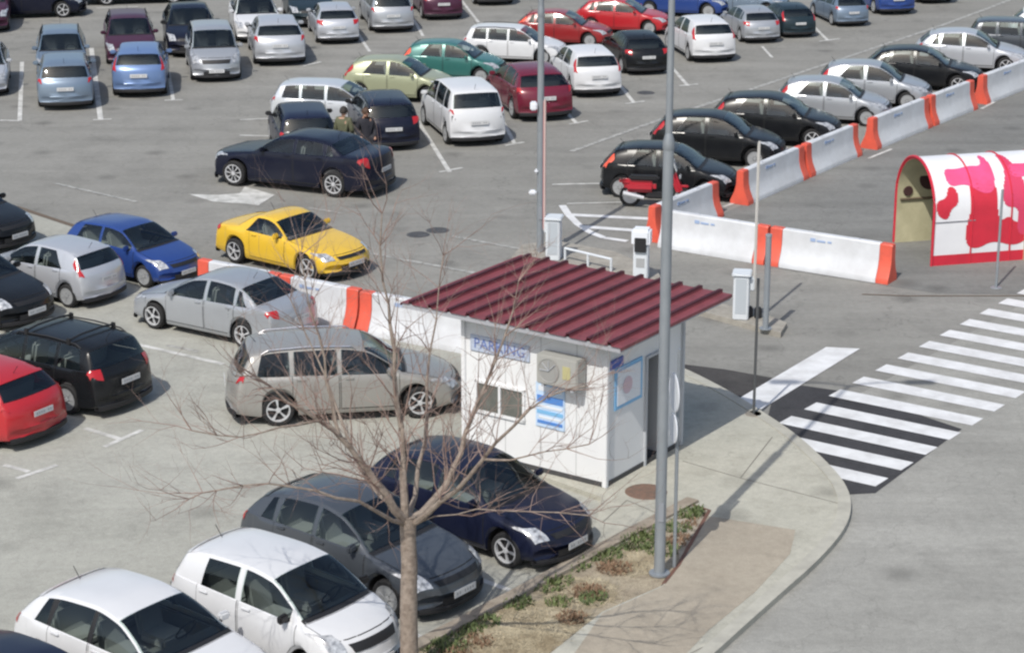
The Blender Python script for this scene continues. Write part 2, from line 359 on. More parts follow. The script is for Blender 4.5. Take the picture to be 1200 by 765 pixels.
# ------------------------------------------------------------------ cars
class Car:
    cache = {}
    def __init__(s, kind, tail='wrap', wheel='hubcap', rails=False, dark=False, pillars=False):
        s.sh = sh = Shape(kind); s.parts = []; L = sh.L; W = sh.W
        V, F, M = sh.loft()
        s.body = mesh('body', V, F, [BLACK, BLACK], M, True, 32)
        P = s.P
        # interior tub closing the wheel tunnels
        b = MB(); b.box((0, 0, .42), (L*.86, W*.72, .40), BLACK); P('underbody', b)
        s.cabin(P)
        b = MB(); s.patch(b, [(sh.cowl-.05, 12.3), (sh.cowl-.05, 16), (sh.cowl+.05, 12.2), (sh.cowl+.05, 16)], .004, BLACK, both=True); P('cowl', b, True)
        b = MB(); s.patch(b, [(sh.cowl+.03, 12.5), (sh.cowl+.03, 16), (sh.rf-.02, 12.6), (sh.rf-.02, 16)], .007, GLASS, both=True, nd=7, nv=6); P('windscreen', b, True)
        ra, rb_ = sh.ra, sh.rbb
        b = MB(); s.patch(b, [(ra, 12.7), (ra, 16), (rb_, 12.6), (rb_, 16)], .008, GLASS, both=True, nd=7, nv=6); P('rear_window', b, True)
        # bonnet, boot lid or tailgate gap lines
        b = MB(); s.patch(b, [(.16, 12.7), (.16, 16), (sh.cowl-.06, 12.15), (sh.cowl-.06, 16)], .002, SEAM, both=True, nd=6)
        P('bonnet_gap', b, True)
        i = s.P('bonnet', None); b = MB(); s.patch(b, [(.175, 12.85), (.175, 16), (sh.cowl-.072, 12.3), (sh.cowl-.072, 16)], .005, 'PAINT', both=True, nd=8); s.parts[i]['mb'] = b
        for sd in (1, -1):
            for j, (a, c_, sl) in enumerate(sh.wins):
                b = MB(); s.sideglass(b, a, c_, sl, sd, j == 0, j == len(sh.wins)-1); P('side_window', b, True)
            PM = BLACK if pillars else 'PAINT'
            for (a, c_, sl), (a2, c2, s2) in zip(sh.wins, sh.wins[1:]):
                b = MB(); s.patch(b, [(c_-.015, 9.0), (c_-sl-.015, 12.0), (a2+.015, 9.0), (a2+.015, 12.0)], .003, PM, sd, nd=2, nv=6); P('pillar', b, True)
            a, c_, sl = sh.wins[-1]
            if sl > .02: b = MB(); s.patch(b, [(c_, 9.0), (c_-sl, 12.0), (c_+.012, 9.0), (c_+.012, 12.0)], .003, 'PAINT', sd, nd=3, nv=6); P('pillar', b, True)
            for j, (a, c_) in enumerate(sh.doors):
                b = MB(); s.patch(b, [(a+.012, 3.45), (a+.012, 8.75), (c_-.012, 3.45), (c_-.012, 8.75)], .0055, 'PAINT', sd, nd=12, nv=8)
                i = P('door', b, True)
                b = MB(); s.patch(b, [(a, 3.3), (a, 8.8), (c_, 3.3), (c_, 8.8)], .0025, SEAM, sd, nd=12, nv=8); P('door_gap', b, True, i)
                b = MB(); p = sh.S(c_-.17, 7.55, sd); b.box((p[0], p[1]+.018*sd, p[2]), (.17, .035, .03), 'PAINT', bev=.008); P('door_handle', b, False, i)
            # mirror
            p = sh.S(sh.cowl+.30, 9, sd); b = MB(); b.box((p[0]+.02, p[1]+.10*sd, p[2]+.07), (.10, .19, .125), BLACK if dark else 'PAINT', rz=-.12*sd, bev=.03)
            b.box((p[0]+.01, p[1]+.02*sd, p[2]+.02), (.06, .08, .05), BLACK); P('mirror', b, True)
            # lamps
            b = MB(); s.patch(b, [(.03, 13.8), (.03, 8.8), (.30, 13.6), (.56, 7.5)], .012, HEAD, sd, nd=6, nv=6, rev=True); P('headlight', b, True)
            b = MB()
            if tail == 'pillar':
                s.patch(b, [(sh.rr+.05, 10.6), (sh.rr+.05, 12.1), (L-.09, 7.6), (L-.05, 12.75)], .012, TAIL, sd, nd=9, nv=6)
            elif tail == 'coral':
                s.patch(b, [(sh.rr+.06, 10.2), (sh.rr+.06, 12.1), (L-.10, 7.3), (L-.05, 12.9)], .012, TAILL, sd, nd=9, nv=6)
            elif tail == 'wide':
                s.patch(b, [(L-.24, 7.6), (L-.17, 13.7), (L-.12, 7.2), (L-.045, 13.5)], .012, TAIL, sd, nd=6, nv=8)
            else:
                s.patch(b, [(sh.rb-.06, 8.6), (sh.rb+.0, 12.7), (L-.15, 7.3), (L-.06, 12.8)], .012, TAIL, sd, nd=6, nv=8)
            P('tail_light', b, True)
        # grille, lower intake, plates, rear valance
        b = MB(); s.patch(b, [(.03, 14.3), (.03, 16), (.10, 14.1), (.10, 16)], .010, BLACK, both=True, nd=4, nv=5)
        P('grille', b, True)
        for e in (1, -1):
            b = MB(); z0, z1 = (.17, .255) if e > 0 else (.19, .29); n = 14; V = []
            for k in range(n+1):
                y = W*(-.455+.91*k/n); x = sh.warp(0 if e > 0 else L, y, 0)[0]+e*.016
                V += [(x, y, z0), (x+e*.012, y, z1-.03), (x, y, z1), (x-e*.10, y, z1), (x-e*.10, y, z0)]
            b.add(V, [tuple((5*k+i, 5*k+5+i, 5*k+5+(i+1) % 5, 5*k+(i+1) % 5))[::-e] for k in range(n) for i in range(5)], BLACK)
            P('bumper_trim', b, True)
        b = MB(); V = []
        for k in range(9):
            y = W*(-.26+.52*k/8); x = sh.warp(0, y, 0)[0]+.021
            V += [(x, y, .27), (x, y, .385)]
        b.add(V, [(2*k, 2*k+2, 2*k+3, 2*k+1) for k in range(8)], BLACK); P('lower_grille', b, True)
        for e, z in ((1, .40), (-1, .70 if kind not in ('saloon', 'bigsaloon', 'coupe') else .70)):
            x = L/2+.036 if e > 0 else -(L/2+.026)
            b = MB(); b.box((x, 0, z), (.012, .52, .115), PLATE, bev=.003)
            for k in range(7):
                if k == 2: continue
                b.box((x+e*.0065, -.19+.062*k, z), (.003, .022, .045), mat('plate_print', (.22, .22, .24), .6))
            P('number_plate', b)
        if rails:
            for sd in (1, -1):
                b = MB(); pts = [sh.S(d, 12.4, sd)+np.array([0, 0, h]) for d, h in ((sh.rf+.15, .0), (sh.rf+.25, .05), ((sh.rf+sh.rr)/2, .06), (sh.rr-.35, .05), (sh.rr-.2, .0))]
                b.tube(pts, .016, CHROME if rails == 'chrome' else BLACK, 6); P('roof_rail', b)
            if rails == 'bars':
                for d in (sh.rf+.45, sh.rr-.55):
                    b = MB(); p = sh.S(d, 12.3, 1); b.tube([(p[0], -p[1], p[2]+.08), (p[0], -p[1]*.5, p[2]+.12), (p[0], p[1]*.5, p[2]+.12), (p[0], p[1], p[2]+.08)], .022, BLACK, 6)
                    for q in (1, -1): b.box((p[0], p[1]*q, p[2]+.06), (.10, .05, .13), BLACK, bev=.01)
                    P('roof_bar', b)
        b = MB(); p = sh.S(sh.rr-.15, 16, 1); b.tube([p, (p[0]-.13, 0, p[2]+.17)], .006, BLACK, 5); P('aerial', b)
        if kind not in ('saloon', 'bigsaloon', 'coupe', 'estate'):
            b = MB(); s.patch(b, [(sh.rr-.06, 12.7), (sh.rr-.06, 16), (sh.rr+.04, 12.9), (sh.rr+.04, 16)], .018, 'PAINT', both=True, nd=3, nv=4); P('spoiler', b, True)
        for k in s.parts:
            mb = k['mb']; ms = [BLACK if x == 'PAINT' else x for x in mb.mats]
            k['paint'] = [i for i, x in enumerate(mb.mats) if isinstance(x, str)]
            k['me'] = mesh(k['name'], mb.V, mb.F, ms, mb.M, k['smooth'], 40); del k['mb']
        s.wheel = wheel
    def P(s, name, mb, smooth=False, child=None):
        s.parts.append(dict(name=name, mb=mb, smooth=smooth or mb is None, child=child)); return len(s.parts)-1
    def cabin(s, P):
        sh = s.sh; L = sh.L; W = sh.W; X = lambda d: L/2-d; zb = (sh.belt[0]+sh.belt[1])/2
        b = MB(); b.box((X((sh.cowl+sh.rb)/2), 0, .60), (sh.rb-sh.cowl-.1, W*.86, .06), TRIMD)
        for q in (1, -1): b.box((X((sh.cowl+sh.rb)/2), q*W*.435, .75), (sh.rb-sh.cowl-.1, .05, zb-.69), TRIMD)
        b.box((X(sh.cowl+.20), 0, .80), (.36, W*.84, .20), TRIMD, bev=.03)                       # dashboard
        e = sh.rr if sh.sed else sh.rr+.02
        b.box((X(e+.02), 0, .78), (.42 if not sh.sed else .55, W*.80, .10), TRIMD)                # parcel shelf
        P('cabin', b)
        f = sh.cowl+1.02-(.28 if sh.kind == 'coupe' else 0)
        for q in (1, -1):
            b = MB(); b.box((X(f-.05), q*.36, .70), (.50, .48, .16), SEATM, bev=.04); b.box((X(f+.25), q*.36, (sh.H+.42)/2), (.14, .46, sh.H-.92), SEATM, bev=.05, M4=Matrix.Rotation(R(-14), 4, 'Y')); b.box((X(f+.33), q*.36, sh.H-.27), (.09, .24, .16), SEATM, bev=.03); P('front_seat', b)
        if sh.kind != 'coupe':
            g = min(f+1.05, sh.rr-.1)
            b = MB(); b.box((X(g-.20), 0, .70), (.46, W*.74, .14), SEATM, bev=.04); b.box((X(g+.06), 0, .90), (.14, W*.74, .46), SEATM, bev=.05, M4=Matrix.Rotation(R(-14), 4, 'Y'))
            for q in (1, -1): b.box((X(g+.13), q*.36, 1.15), (.08, .24, .11), SEATM, bev=.03)
            P('rear_seat', b)
        b = MB(); b.tube([(X(sh.cowl+.50)+.10*math.sin(k*.524), .36+.17*math.cos(k*.524), .93+.15*math.sin(k*.524)) for k in range(13)], .014, BLACK, 5, cap=False); P('steering_wheel', b)
        b = MB(); s.patch(b, [(sh.rf, 12.6), (sh.rf, 16), (sh.rr, 12.6), (sh.rr, 16)], -.02, LINING, both=True, nd=5, nv=4); P('roof_lining', b, True)
    def patch(s, mb, c, off, m, side=1, both=False, nd=3, nv=4, rev=False):
        sh = s.sh
        for sd in ((1, -1) if both else (side,)):
            V = []; F = []
            for i in range(nd+1):
                for j in range(nv+1):
                    t, u = i/nd, j/nv
                    d = (c[0][0]*(1-u)+c[1][0]*u)*(1-t)+(c[2][0]*(1-u)+c[3][0]*u)*t
                    v = (c[0][1]*(1-u)+c[1][1]*u)*(1-t)+(c[2][1]*(1-u)+c[3][1]*u)*t
                    p = sh.S(d, v, sd); n = sh.N(d, v, sd)
                    if v > 15.99: n[1] = 0
                    V.append(p+n*off)
            for i in range(nd):
                for j in range(nv):
                    a = i*(nv+1)+j; f = (a, a+1, a+nv+2, a+nv+1)
                    F.append(f if sd*(-1 if rev else 1) < 0 else f[::-1])
            mb.add(V, F, m)
    def sideglass(s, mb, a, b, sl, sd, first, last):
        sh = s.sh; V = []; F = []; nd, nv = 10, 5
        for i in range(nd+1):
            for j in range(nv+1):
                u = j/nv; d = a+(b-sl*u-a)*(i/nd)
                # lower and upper v on the greenhouse flank
                lo = 9.0; hi = 12.0
                p0, p1 = sh.S(d, lo, sd), sh.S(d, hi, sd)
                v = lo+(hi-lo)*u
                p = sh.S(d, v, sd); n = sh.N(d, v, sd); V.append(p+n*.007)
        for i in range(nd):
            for j in range(nv):
                k = i*(nv+1)+j; f = (k, k+1, k+nv+2, k+nv+1); F.append(f if sd < 0 else f[::-1])
        mb.add(V, F, GLASS)
def put_car(kind, x, y, th, sc, pm, label, cat='car', group=None, name='parked_car', **opt):
    key = (kind, tuple(sorted(opt.items())))
    if key not in Car.cache: Car.cache[key] = Car(kind, **opt)
    c = Car.cache[key]; sh = c.sh
    root = empty(name, (x, y, .006), R(th)); root.scale = (sc, sc, sc); tag(root, label, cat, group)
    def slot(o, idx):
        for i in idx: o.material_slots[i].link = 'OBJECT'; o.material_slots[i].material = pm
    o = link('body', c.body, root); slot(o, [0])
    objs = []
    for k in c.parts:
        par = root if k['child'] is None else objs[k['child']]
        o = link(k['name'], k['me'], par); slot(o, k['paint']); objs.append(o)
    wk = (c.wheel, round(sh.r, 3))
    if wk not in WM: WM[wk] = wheel_meshes(*wk)
    for a in sh.ax:
        for sd in (1, -1):
            w = link('wheel', WM[wk][0], root, (sh.L/2-a, sd*(sh.W/2-.095), sh.r)); w.rotation_euler = (0, R(37*a), 0 if sd > 0 else math.pi)
            link('rim', WM[wk][1], w)
    return root
# ------------------------------------------------------------------ ground, roads, pavement
ASPH = ground_mat('asphalt_weathered', [(.228, .225, .208), (.262, .258, .240), (.195, .192, .178)], (.09, .6), .16, cracks=.25, tracks=.10)
LIGHT = ground_mat('asphalt_pale', [(.345, .345, .308), (.395, .395, .355), (.285, .283, .255)], (.13, .8), .20, cracks=.09, tracks=.05)
ROAD = ground_mat('asphalt_road', [(.285, .283, .262), (.335, .332, .308), (.245, .243, .225)], (.16, .7), .18, cracks=.15, tracks=.14)
PAVE = ground_mat('pavement_concrete', [(.40, .392, .335), (.44, .430, .37), (.33, .32, .27)], (.3, 1.4), .14, cracks=.22)
TAN = ground_mat('pavement_tan', [(.345, .305, .245), (.38, .34, .275), (.285, .25, .20)], (.4, 1.8), .14)
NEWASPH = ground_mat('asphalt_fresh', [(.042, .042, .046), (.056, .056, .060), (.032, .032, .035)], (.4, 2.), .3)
SOIL = ground_mat('planter_soil', [(.30, .255, .19), (.40, .345, .25), (.17, .135, .095)], (1.1, 4.2), .45)
b = MB(); b.sheet([(-500, -60), (500, -60), (500, 900), (-500, 900)], 0, ASPH); tag(b.build('ground'), kind='structure')
b = MB(); b.sheet([(-29.84, 69.31), (-16.51, 59.64), (-13.10, 56.93), (-11.15, 54.93), (-7.35, 51.01), (-3.31, 46.81), (-0.73, 45.12), (0.68, 41.73), (3.10, 37.56), (1.44, 34.44), (-1.28, 30.10), (-3.47, 26.86), (-3.56, 19.61), (-11.59, 19.61), (-19.37, 35.94)], .004, LIGHT)
tag(b.build('parking_surface'), kind='structure')
b = MB(); b.sheet([(18.21, 57.38), (12.39, 49.38), (7.48, 42.77), (4.96, 39.69), (3.56, 37.56), (2.54, 29.96), (1.16, 26.86), (0.00, 19.61), (8.02, 19.61), (16.48, 40.25)], .004, ROAD)
tag(b.build('road'), kind='structure')
DLANE = ground_mat('asphalt_lane', [(.185, .186, .178), (.215, .216, .205), (.155, .155, .148)], (.2, .8), .18, cracks=.2, tracks=.16)
b = MB(); b.sheet([(4.41, 55.44), (5.30, 56.05), (8.12, 60.44), (11.90, 65.86), (20.54, 78.31), (27.82, 79.63), (18.09, 50.15), (14.70, 48.76), (11.83, 49.10), (9.87, 49.17), (8.90, 49.72), (6.22, 51.31)], .004, DLANE)
tag(b.build('side_lane'), kind='structure')
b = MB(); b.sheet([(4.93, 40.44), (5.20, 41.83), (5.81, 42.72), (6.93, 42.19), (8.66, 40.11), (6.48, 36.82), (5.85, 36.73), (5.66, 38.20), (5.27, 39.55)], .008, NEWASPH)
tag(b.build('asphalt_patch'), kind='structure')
SHADOWP = ground_mat('asphalt_shadow_tone', [(.055, .052, .052), (.07, .067, .065), (.04, .039, .039)], (.4, 2.), .3)  # kiosk roof's shadow on the road, painted in as darker asphalt
b = MB(); b.sheet([(1.69, 46.50), (2.92, 44.54), (3.57, 44.03), (4.43, 43.69), (5.35, 43.15), (4.58, 41.63), (4.80, 40.49), (4.17, 41.73), (3.34, 43.31), (1.83, 45.29)], .008, SHADOWP)
tag(b.build('kiosk_shadow_strip'), kind='structure')
b = MB(); JM = mat('slab_joint', (.17, .16, .14), .9)
for p, q in (((1.55, 35.24), (2.02, 36.25)), ((2.02, 36.25), (3.71, 34.20)), ((4.93, 39.42), (4.12, 37.31)), ((4.12, 37.31), (5.74, 36.09)), ((3.14, 38.16), (4.12, 37.31)), ((1.22, 28.66), (3.39, 30.92))):
    b.line(p, q, .02, .1035, JM)
tag(b.build('slab_joints'), kind='structure')
# fine open joint along the edge of the lot
b = MB(); e = [(-16.56, 59.84), (-13.14, 57.11), (-11.18, 55.10), (-9.88, 53.86)]
for i in range(3): b.line(e[i], e[i+1], .16, .009, mat('edge_joint', (.13, .10, .075), .9))
tag(b.build('edge_joint'), kind='structure')
b = MB(); e = [(8.09, 49.10), (9.05, 48.97), (10.03, 48.97), (11.80, 48.97), (14.70, 48.76)]
for i in range(4): b.line(e[i], e[i+1], .07, .009, mat('edge_joint', (.13, .10, .075), .9))
tag(b.build('gutter_joint'), kind='structure')
# raised pavement round the kiosk with its kerb
KER = [(1.68, 28.08), (2.95, 30.30), (4.06, 32.22), (4.92, 33.66), (5.56, 34.99), (5.83, 36.06), (5.85, 37.06), (5.63, 38.20), (5.27, 39.55), (4.73, 40.88), (4.20, 42.09), (3.36, 43.58), (1.84, 45.59), (0.38, 47.32)]
INN = [(-0.74, 45.59), (-0.97, 43.31), (-0.88, 38.78), (1.58, 36.41), (1.47, 35.48), (1.29, 34.44), (1.50, 33.90), (3.26, 36.06), (3.42, 35.67), (2.73, 33.45), (2.41, 32.64), (1.41, 31.65), (0.57, 30.18), (0.00, 28.08)]
b = MB(); b.prism(KER+INN, -.05, .10, PAVE); tag(b.build('pavement'), kind='structure')
def ribbon(mb, pts, off0, off1, z0, z1, m):
    n = len(pts); A = []; B = []
    for i in range(n):
        d = Vector(pts[min(i+1, n-1)])-Vector(pts[max(i-1, 0)]); d.normalize(); q = Vector((-d.y, d.x))
        A.append(Vector(pts[i])+q*off0); B.append(Vector(pts[i])+q*off1)
    V = []
    for i in range(n): V += [(A[i].x, A[i].y, z0), (A[i].x, A[i].y, z1), (B[i].x, B[i].y, z1), (B[i].x, B[i].y, z0)]
    F = [(4*i+k, 4*i+4+k, 4*i+4+(k+1) % 4, 4*i+(k+1) % 4) for i in range(n-1) for k in range(4)]
    F += [(0, 1, 2, 3), (4*n-1, 4*n-2, 4*n-3, 4*n-4)]
    mb.add(V, F, m)
def smooth(p, k=3):
    for _ in range(k):
        q = [p[0]]
        for i in range(len(p)-1):
            a, c = p[i], p[i+1]; q += [(a[0]*.75+c[0]*.25, a[1]*.75+c[1]*.25), (a[0]*.25+c[0]*.75, a[1]*.25+c[1]*.75)]
        q.append(p[-1]); p = q
    return p
b = MB(); ribbon(b, smooth(KER), -.13, .10, -.05, .115, mat('kerb_pale', (.43, .42, .365), .9, noise=(3, .8, (.33, .32, .28)), bump=(30, .4, .01))); tag(b.build('pavement_kerb', smooth=True, angle=30), kind='structure')
b = MB(); b.sheet([(2.82, 35.36), (3.39, 35.52), (4.82, 34.91), (4.61, 33.90), (3.87, 32.38), (3.01, 30.98), (1.70, 28.33), (0.49, 28.86), (1.41, 31.59), (2.40, 32.58), (2.75, 33.45)], .104, TAN); tag(b.build('tan_paving'), kind='structure')
# planting bed with its kerb
BED = [(-3.52, 27.34), (-1.29, 30.47), (0.00, 32.09), (1.42, 33.90), (3.14, 36.06), (3.36, 35.82), (2.69, 33.45), (2.38, 32.64), (1.39, 31.65), (0.51, 30.13), (-0.48, 28.08), (-1.36, 26.17)]
b = MB(); b.prism(BED, -.02, .085, SOIL); tag(b.build('planting_bed'), kind='structure')
b = MB(); ribbon(b, [(-3.98, 27.21), (-2.70, 28.80), (-1.29, 30.59), (0.00, 32.19), (1.42, 34.01), (3.18, 36.22)], -.12, .12, -.02, .15, mat('kerb_tan', (.34, .295, .235), .9, noise=(3.5, .9, (.22, .18, .14)), bump=(30, .4, .01))); tag(b.build('planting_bed_kerb'), kind='structure')
b = MB(); ribbon(b, [(3.16, 36.02), (3.43, 35.78), (2.73, 33.45), (2.44, 32.71)], -.03, .03, 0, .112, mat('rust_edging', (.17, .085, .06), .8, noise=(5, .8, (.09, .05, .04)))); tag(b.build('bed_edging'), kind='structure')
b = MB(); b.lathe([(.001, .012), (.36, .012), (.38, .0)], mat('rusty_manhole', (.20, .12, .085), .7, noise=(9, .9, (.12, .09, .07))), 28, 'z'); m = (2.38, 36.65)
tag(b.build('manhole_cover', loc=(m[0], m[1], .10)), 'round rusty brown manhole cover in the pavement by the kiosk door', 'manhole cover')
for (px, k) in (((-2.38, 54.35), 0), ((-1.90, 54.77), 1), ((4.42, 72.13), 2)):
    b = MB(); b.lathe([(.001, .012), (.27, .012), (.30, .0)], mat('iron_cover', (.045, .045, .047), .6, noise=(9, .9, (.10, .10, .10))), 24, 'z')
    tag(b.build('manhole_cover', loc=(px[0], px[1], .0)), ['dark iron manhole cover right of the yellow coupe, nearer of a pair', 'dark iron manhole cover right of the yellow coupe, farther of a pair', 'small dark manhole cover in the aisle behind the black hatchback'][k], 'manhole cover')
# ------------------------------------------------------------------ painted markings
b = MB()
for p, q, w in (((-3.16, 69.06), (-1.76, 61.04), .13), ((-5.88, 83.49), (-5.15, 79.46), .12), ((-3.83, 86.14), (-3.33, 82.58), .12), ((-2.11, 91.07), (-1.29, 85.56), .12),
                ((-15.33, 80.13), (-12.83, 67.92), .17), ((-12.06, 76.71), (-11.00, 70.90), .12), ((-17.30, 77.50), (-15.33, 67.79), .14), ((5.55, 76.71), (5.89, 73.26), .13), ((3.61, 73.41), (3.94, 70.50), .13),
                ((1.70, 69.06), (2.01, 67.42), .13), ((11.59, 84.61), (11.72, 81.69), .12), ((-0.32, 68.04), (0.08, 64.59), .12), ((9.15, 80.47), (9.28, 78.31), .1), ((15.17, 89.78), (15.21, 87.52), .1),
                ((1.11, 59.59), (2.88, 59.74), .12), ((1.46, 57.47), (3.25, 57.66), .09),
                ((-8.49, 67.92), (-7.43, 68.17), .10), ((-8.24, 65.74), (-7.17, 65.63), .12), ((-16.72, 88.95), (-15.09, 89.26), .14), ((-8.04, 45.35), (-6.04, 44.03), .14), ((-8.24, 40.16), (-7.43, 39.55), .13),
                ((-9.36, 38.20), (-8.83, 37.86), .12), ((-0.77, 33.31), (0.04, 32.58), .12), ((-1.57, 31.10), (-1.26, 30.77), .12), ((5.81, 58.68), (7.32, 60.74), .10), ((5.62, 57.11), (6.60, 58.49), .12),
                ((10.33, 62.72), (11.19, 63.92), .10), ((14.97, 69.57), (15.60, 70.63), .1)):
    b.line(p, q, w, .010, WHITE_LINE)
for p, q in (((-13.07, 67.92), (-12.51, 68.04)), ((-11.28, 70.90), (-10.71, 70.97)), ((5.60, 73.26), (6.25, 73.55)), ((3.66, 70.36), (4.29, 70.76)), ((1.77, 67.30), (2.37, 67.79)), ((11.38, 81.52), (12.21, 82.05)), ((-0.20, 64.36), (0.36, 64.82)),
             ((-7.68, 39.14), (-7.11, 40.06)), ((-8.98, 37.52), (-8.38, 38.20)), ((-2.05, 61.04), (-1.41, 61.56)), ((-7.31, 76.71), (-6.75, 77.50)), ((14.84, 87.32), (15.72, 88.13))):
    b.line(p, q, .12, .0105, WHITE_LINE)
b.line((-15.96, 67.86), (-15.33, 67.79), .16, .0105, WHITE_LINE)
tag(b.build('bay_markings'), kind='structure')
b = MB()
for p, q, w in (((1.73, 63.59), (4.43, 67.67), .17), ((4.43, 67.67), (16.84, 85.36), .17), ((16.84, 85.36), (24.74, 97.54), .17), ((-12.66, 59.74), (-10.06, 57.66), .13), ((-3.62, 52.67), (-0.90, 50.87), .15), ((-1.51, 54.19), (0.84, 52.52), .14), ((-5.38, 57.02), (-4.49, 56.48), .10), ((-7.40, 45.29), (-6.69, 44.88), .1)):
    b.line(p, q, w, .010, WORN_LINE)
for p, q in (((1.52, 56.31), (3.69, 55.87)), ((1.84, 55.10), (3.61, 54.60))): b.line(p, q, .26, .0105, ZEBRA)
c = [(1.34, 57.29), (1.48, 56.31), (1.72, 55.27), (2.00, 54.52), (2.33, 54.02), (2.89, 53.70)]
for i in range(5): b.line(c[i], c[i+1], .20, .0115, ZEBRA)
tag(b.build('lane_markings'), kind='structure')
b = MB(); b.sheet([(-8.78, 58.49), (-7.96, 58.40), (-7.40, 58.59), (-7.35, 59.35), (-6.43, 58.40), (-6.75, 57.29), (-7.22, 57.47), (-8.00, 57.66)], .011, WHITE_LINE); tag(b.build('direction_arrow'), kind='structure')
b = MB(); b.sheet([(4.38, 41.63), (6.73, 45.17), (7.44, 45.06), (4.92, 41.23)], .012, ZEBRA); tag(b.build('stop_line'), kind='structure')
b = MB(); p0 = Vector((5.91, 41.43)); u = Vector((math.cos(R(-34.1)), math.sin(R(-34.1)))); w = (Vector((11.23, 48.56))-p0)/9
for k in range(-3, 16):
    o = p0+w*k; x0 = 0 if k >= -1 else -.0
    n = w.normalized()*.25
    a, c_ = o+u*x0, o+u*3.07
    b.sheet([tuple(a-n), tuple(c_-n), tuple(c_+n), tuple(a+n)], .012, ZEBRA)
tag(b.build('zebra_crossing'), kind='structure')
# ------------------------------------------------------------------ kiosk
WALL = mat('kiosk_white_panel', (.74, .75, .76), .55, noise=(1.5, .5, (.66, .67, .69)))
TRIM = mat('kiosk_grey_trim', (.42, .44, .47), .5)
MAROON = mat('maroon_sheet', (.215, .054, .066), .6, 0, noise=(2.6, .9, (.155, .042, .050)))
DKMAR = mat('maroon_rib_shade_and_strip', (.055, .008, .014), .6)
BLUE = mat('sign_blue', (.05, .10, .40), .5)
SKYB = mat('sign_light_blue', (.20, .45, .72), .5)
SIGNW = mat('sign_white', (.72, .75, .80), .5)
DARK = mat('dark_interior', (.04, .043, .05), .7)
KGLASS = mat('kiosk_glass', (.10, .105, .095), .08, 0, 0, .6, noise=(3, .8, (.16, .165, .15)))
k0 = (1.66, 36.85); FA = 145.4; kiosk = empty('parking_kiosk', (k0[0], k0[1], .10), R(FA))
tag(kiosk, 'white attendant kiosk with a maroon ribbed metal roof on the pavement corner', 'kiosk')
LF, LS, HK = 3.08, 2.62, 2.72     # local: +x along the front to the left, -y into the depth
def kp(name, mb, smooth=False, par=None): return mb.build(name, par or kiosk, smooth)
b = MB()
b.box((LF/2, -.03, HK/2), (LF, .06, HK), WALL); kp('front_wall', b)
b = MB()
d0, d1 = 1.30, 2.02
b.box((.03, -(d0+.06)/2, HK/2), (.06, d0-.06, HK), WALL); b.box((.03, -(d1+LS-.06)/2, HK/2), (.06, LS-.06-d1, HK), WALL); b.box((.03, -(d0+d1)/2, (2.1+HK)/2), (.06, d1-d0, HK-2.1), WALL); kp('door_wall', b)
b = MB(); b.box((LF/2, -LS+.03, HK/2), (LF, .06, HK), WALL); kp('back_wall', b)
b = MB(); b.box((LF-.03, -LS/2, HK/2), (.06, LS-.12, HK), WALL); kp('side_wall', b)
b = MB(); b.box((LF/2, -LS/2, .03), (LF-.14, LS-.14, .06), DARK); kp('floor', b)
b = MB()
for x, y, dx, dy in ((LF/2, .005, LF+.03, .02), (-.005, -LS/2, .02, LS+.03)): b.box((x, y, .045), (dx, dy, .09), mat('dark_plinth', (.06, .06, .062), .8))
kp('plinth', b)
for (x, y) in ((0, 0), (LF, 0), (0, -LS), (LF, -LS)):
    b = MB(); b.box((x, y, HK/2), (.09, .09, HK-.004), TRIM if y else WALL, bev=.01); kp('corner_post', b)
for k in range(3):
    b = MB(); b.box((LF*(k+1)/4-.15, .002, HK/2), (.012, .006, HK-.1), mat('panel_joint', (.45, .46, .47), .6)); kp('panel_joint', b)
# sliding window with two panes
b = MB(); f = MB()
for x in (1.74, 2.80): b.box((x, .02, 1.19), (.05, .05, .62), WALL)
for z in (.90, 1.48): b.box((2.27, .02, z), (1.11, .05, .05), WALL)
b.box((2.27, .022, 1.19), (.05, .05, .56), WALL)
wf = kp('window', b)
for x in (2.005, 2.535):
    g = MB(); g.box((x, .006, 1.19), (.47, .014, .52), KGLASS); kp('pane', g, par=wf)
# lettered fascia board
def text(name, s, size, loc, rot, m, parent, extrude=.004, bold=True):
    cu = bpy.data.curves.new(name, 'FONT'); cu.body = s; cu.size = size; cu.extrude = extrude; cu.align_x = 'CENTER'; cu.align_y = 'CENTER'; cu.offset = .008 if bold else 0
    cu.resolution_u = 2
    o = bpy.data.objects.new(name+'_curve', cu); COL.objects.link(o); dg = bpy.context.evaluated_depsgraph_get()
    me = bpy.data.meshes.new_from_object(o.evaluated_get(dg)); me.name = name; bpy.data.objects.remove(o)
    me.materials.clear(); me.materials.append(m)
    t = bpy.data.objects.new(name, me); COL.objects.link(t); t.parent = parent; t.location = loc; t.rotation_euler = rot
    return t
b = MB(); b.box((2.27, .02, 2.20), (1.30, .03, .30), mat('fascia_board_blue', (.44, .50, .62), .5), bev=.005); fb = kp('name_board', b)
text('lettering', 'PARKING', .27, (2.27, .040, 2.20), (R(90), 0, math.pi), mat('lettering_blue', (.13, .19, .44), .5), fb, bold=False)
# price board: white with blue header and rows
b = MB(); b.box((1.17, .015, 1.30), (.62, .02, .84), mat('price_board_pale', (.50, .64, .82), .5), bev=.004); pb = kp('price_board', b)
for z, h, w_, m in ((1.62, .10, .50, SIGNW), (1.42, .13, .56, mat('sign_mid_blue', (.09, .24, .60), .5)), (1.28, .05, .52, SIGNW), (1.17, .07, .56, SKYB), (1.07, .04, .48, SIGNW), (.98, .06, .54, mat('sign_mid_blue', (.09, .24, .60), .5))):
    g = MB(); g.box((1.17, .028, z), (w_, .006, h), m); kp('printed_row', g, par=pb)
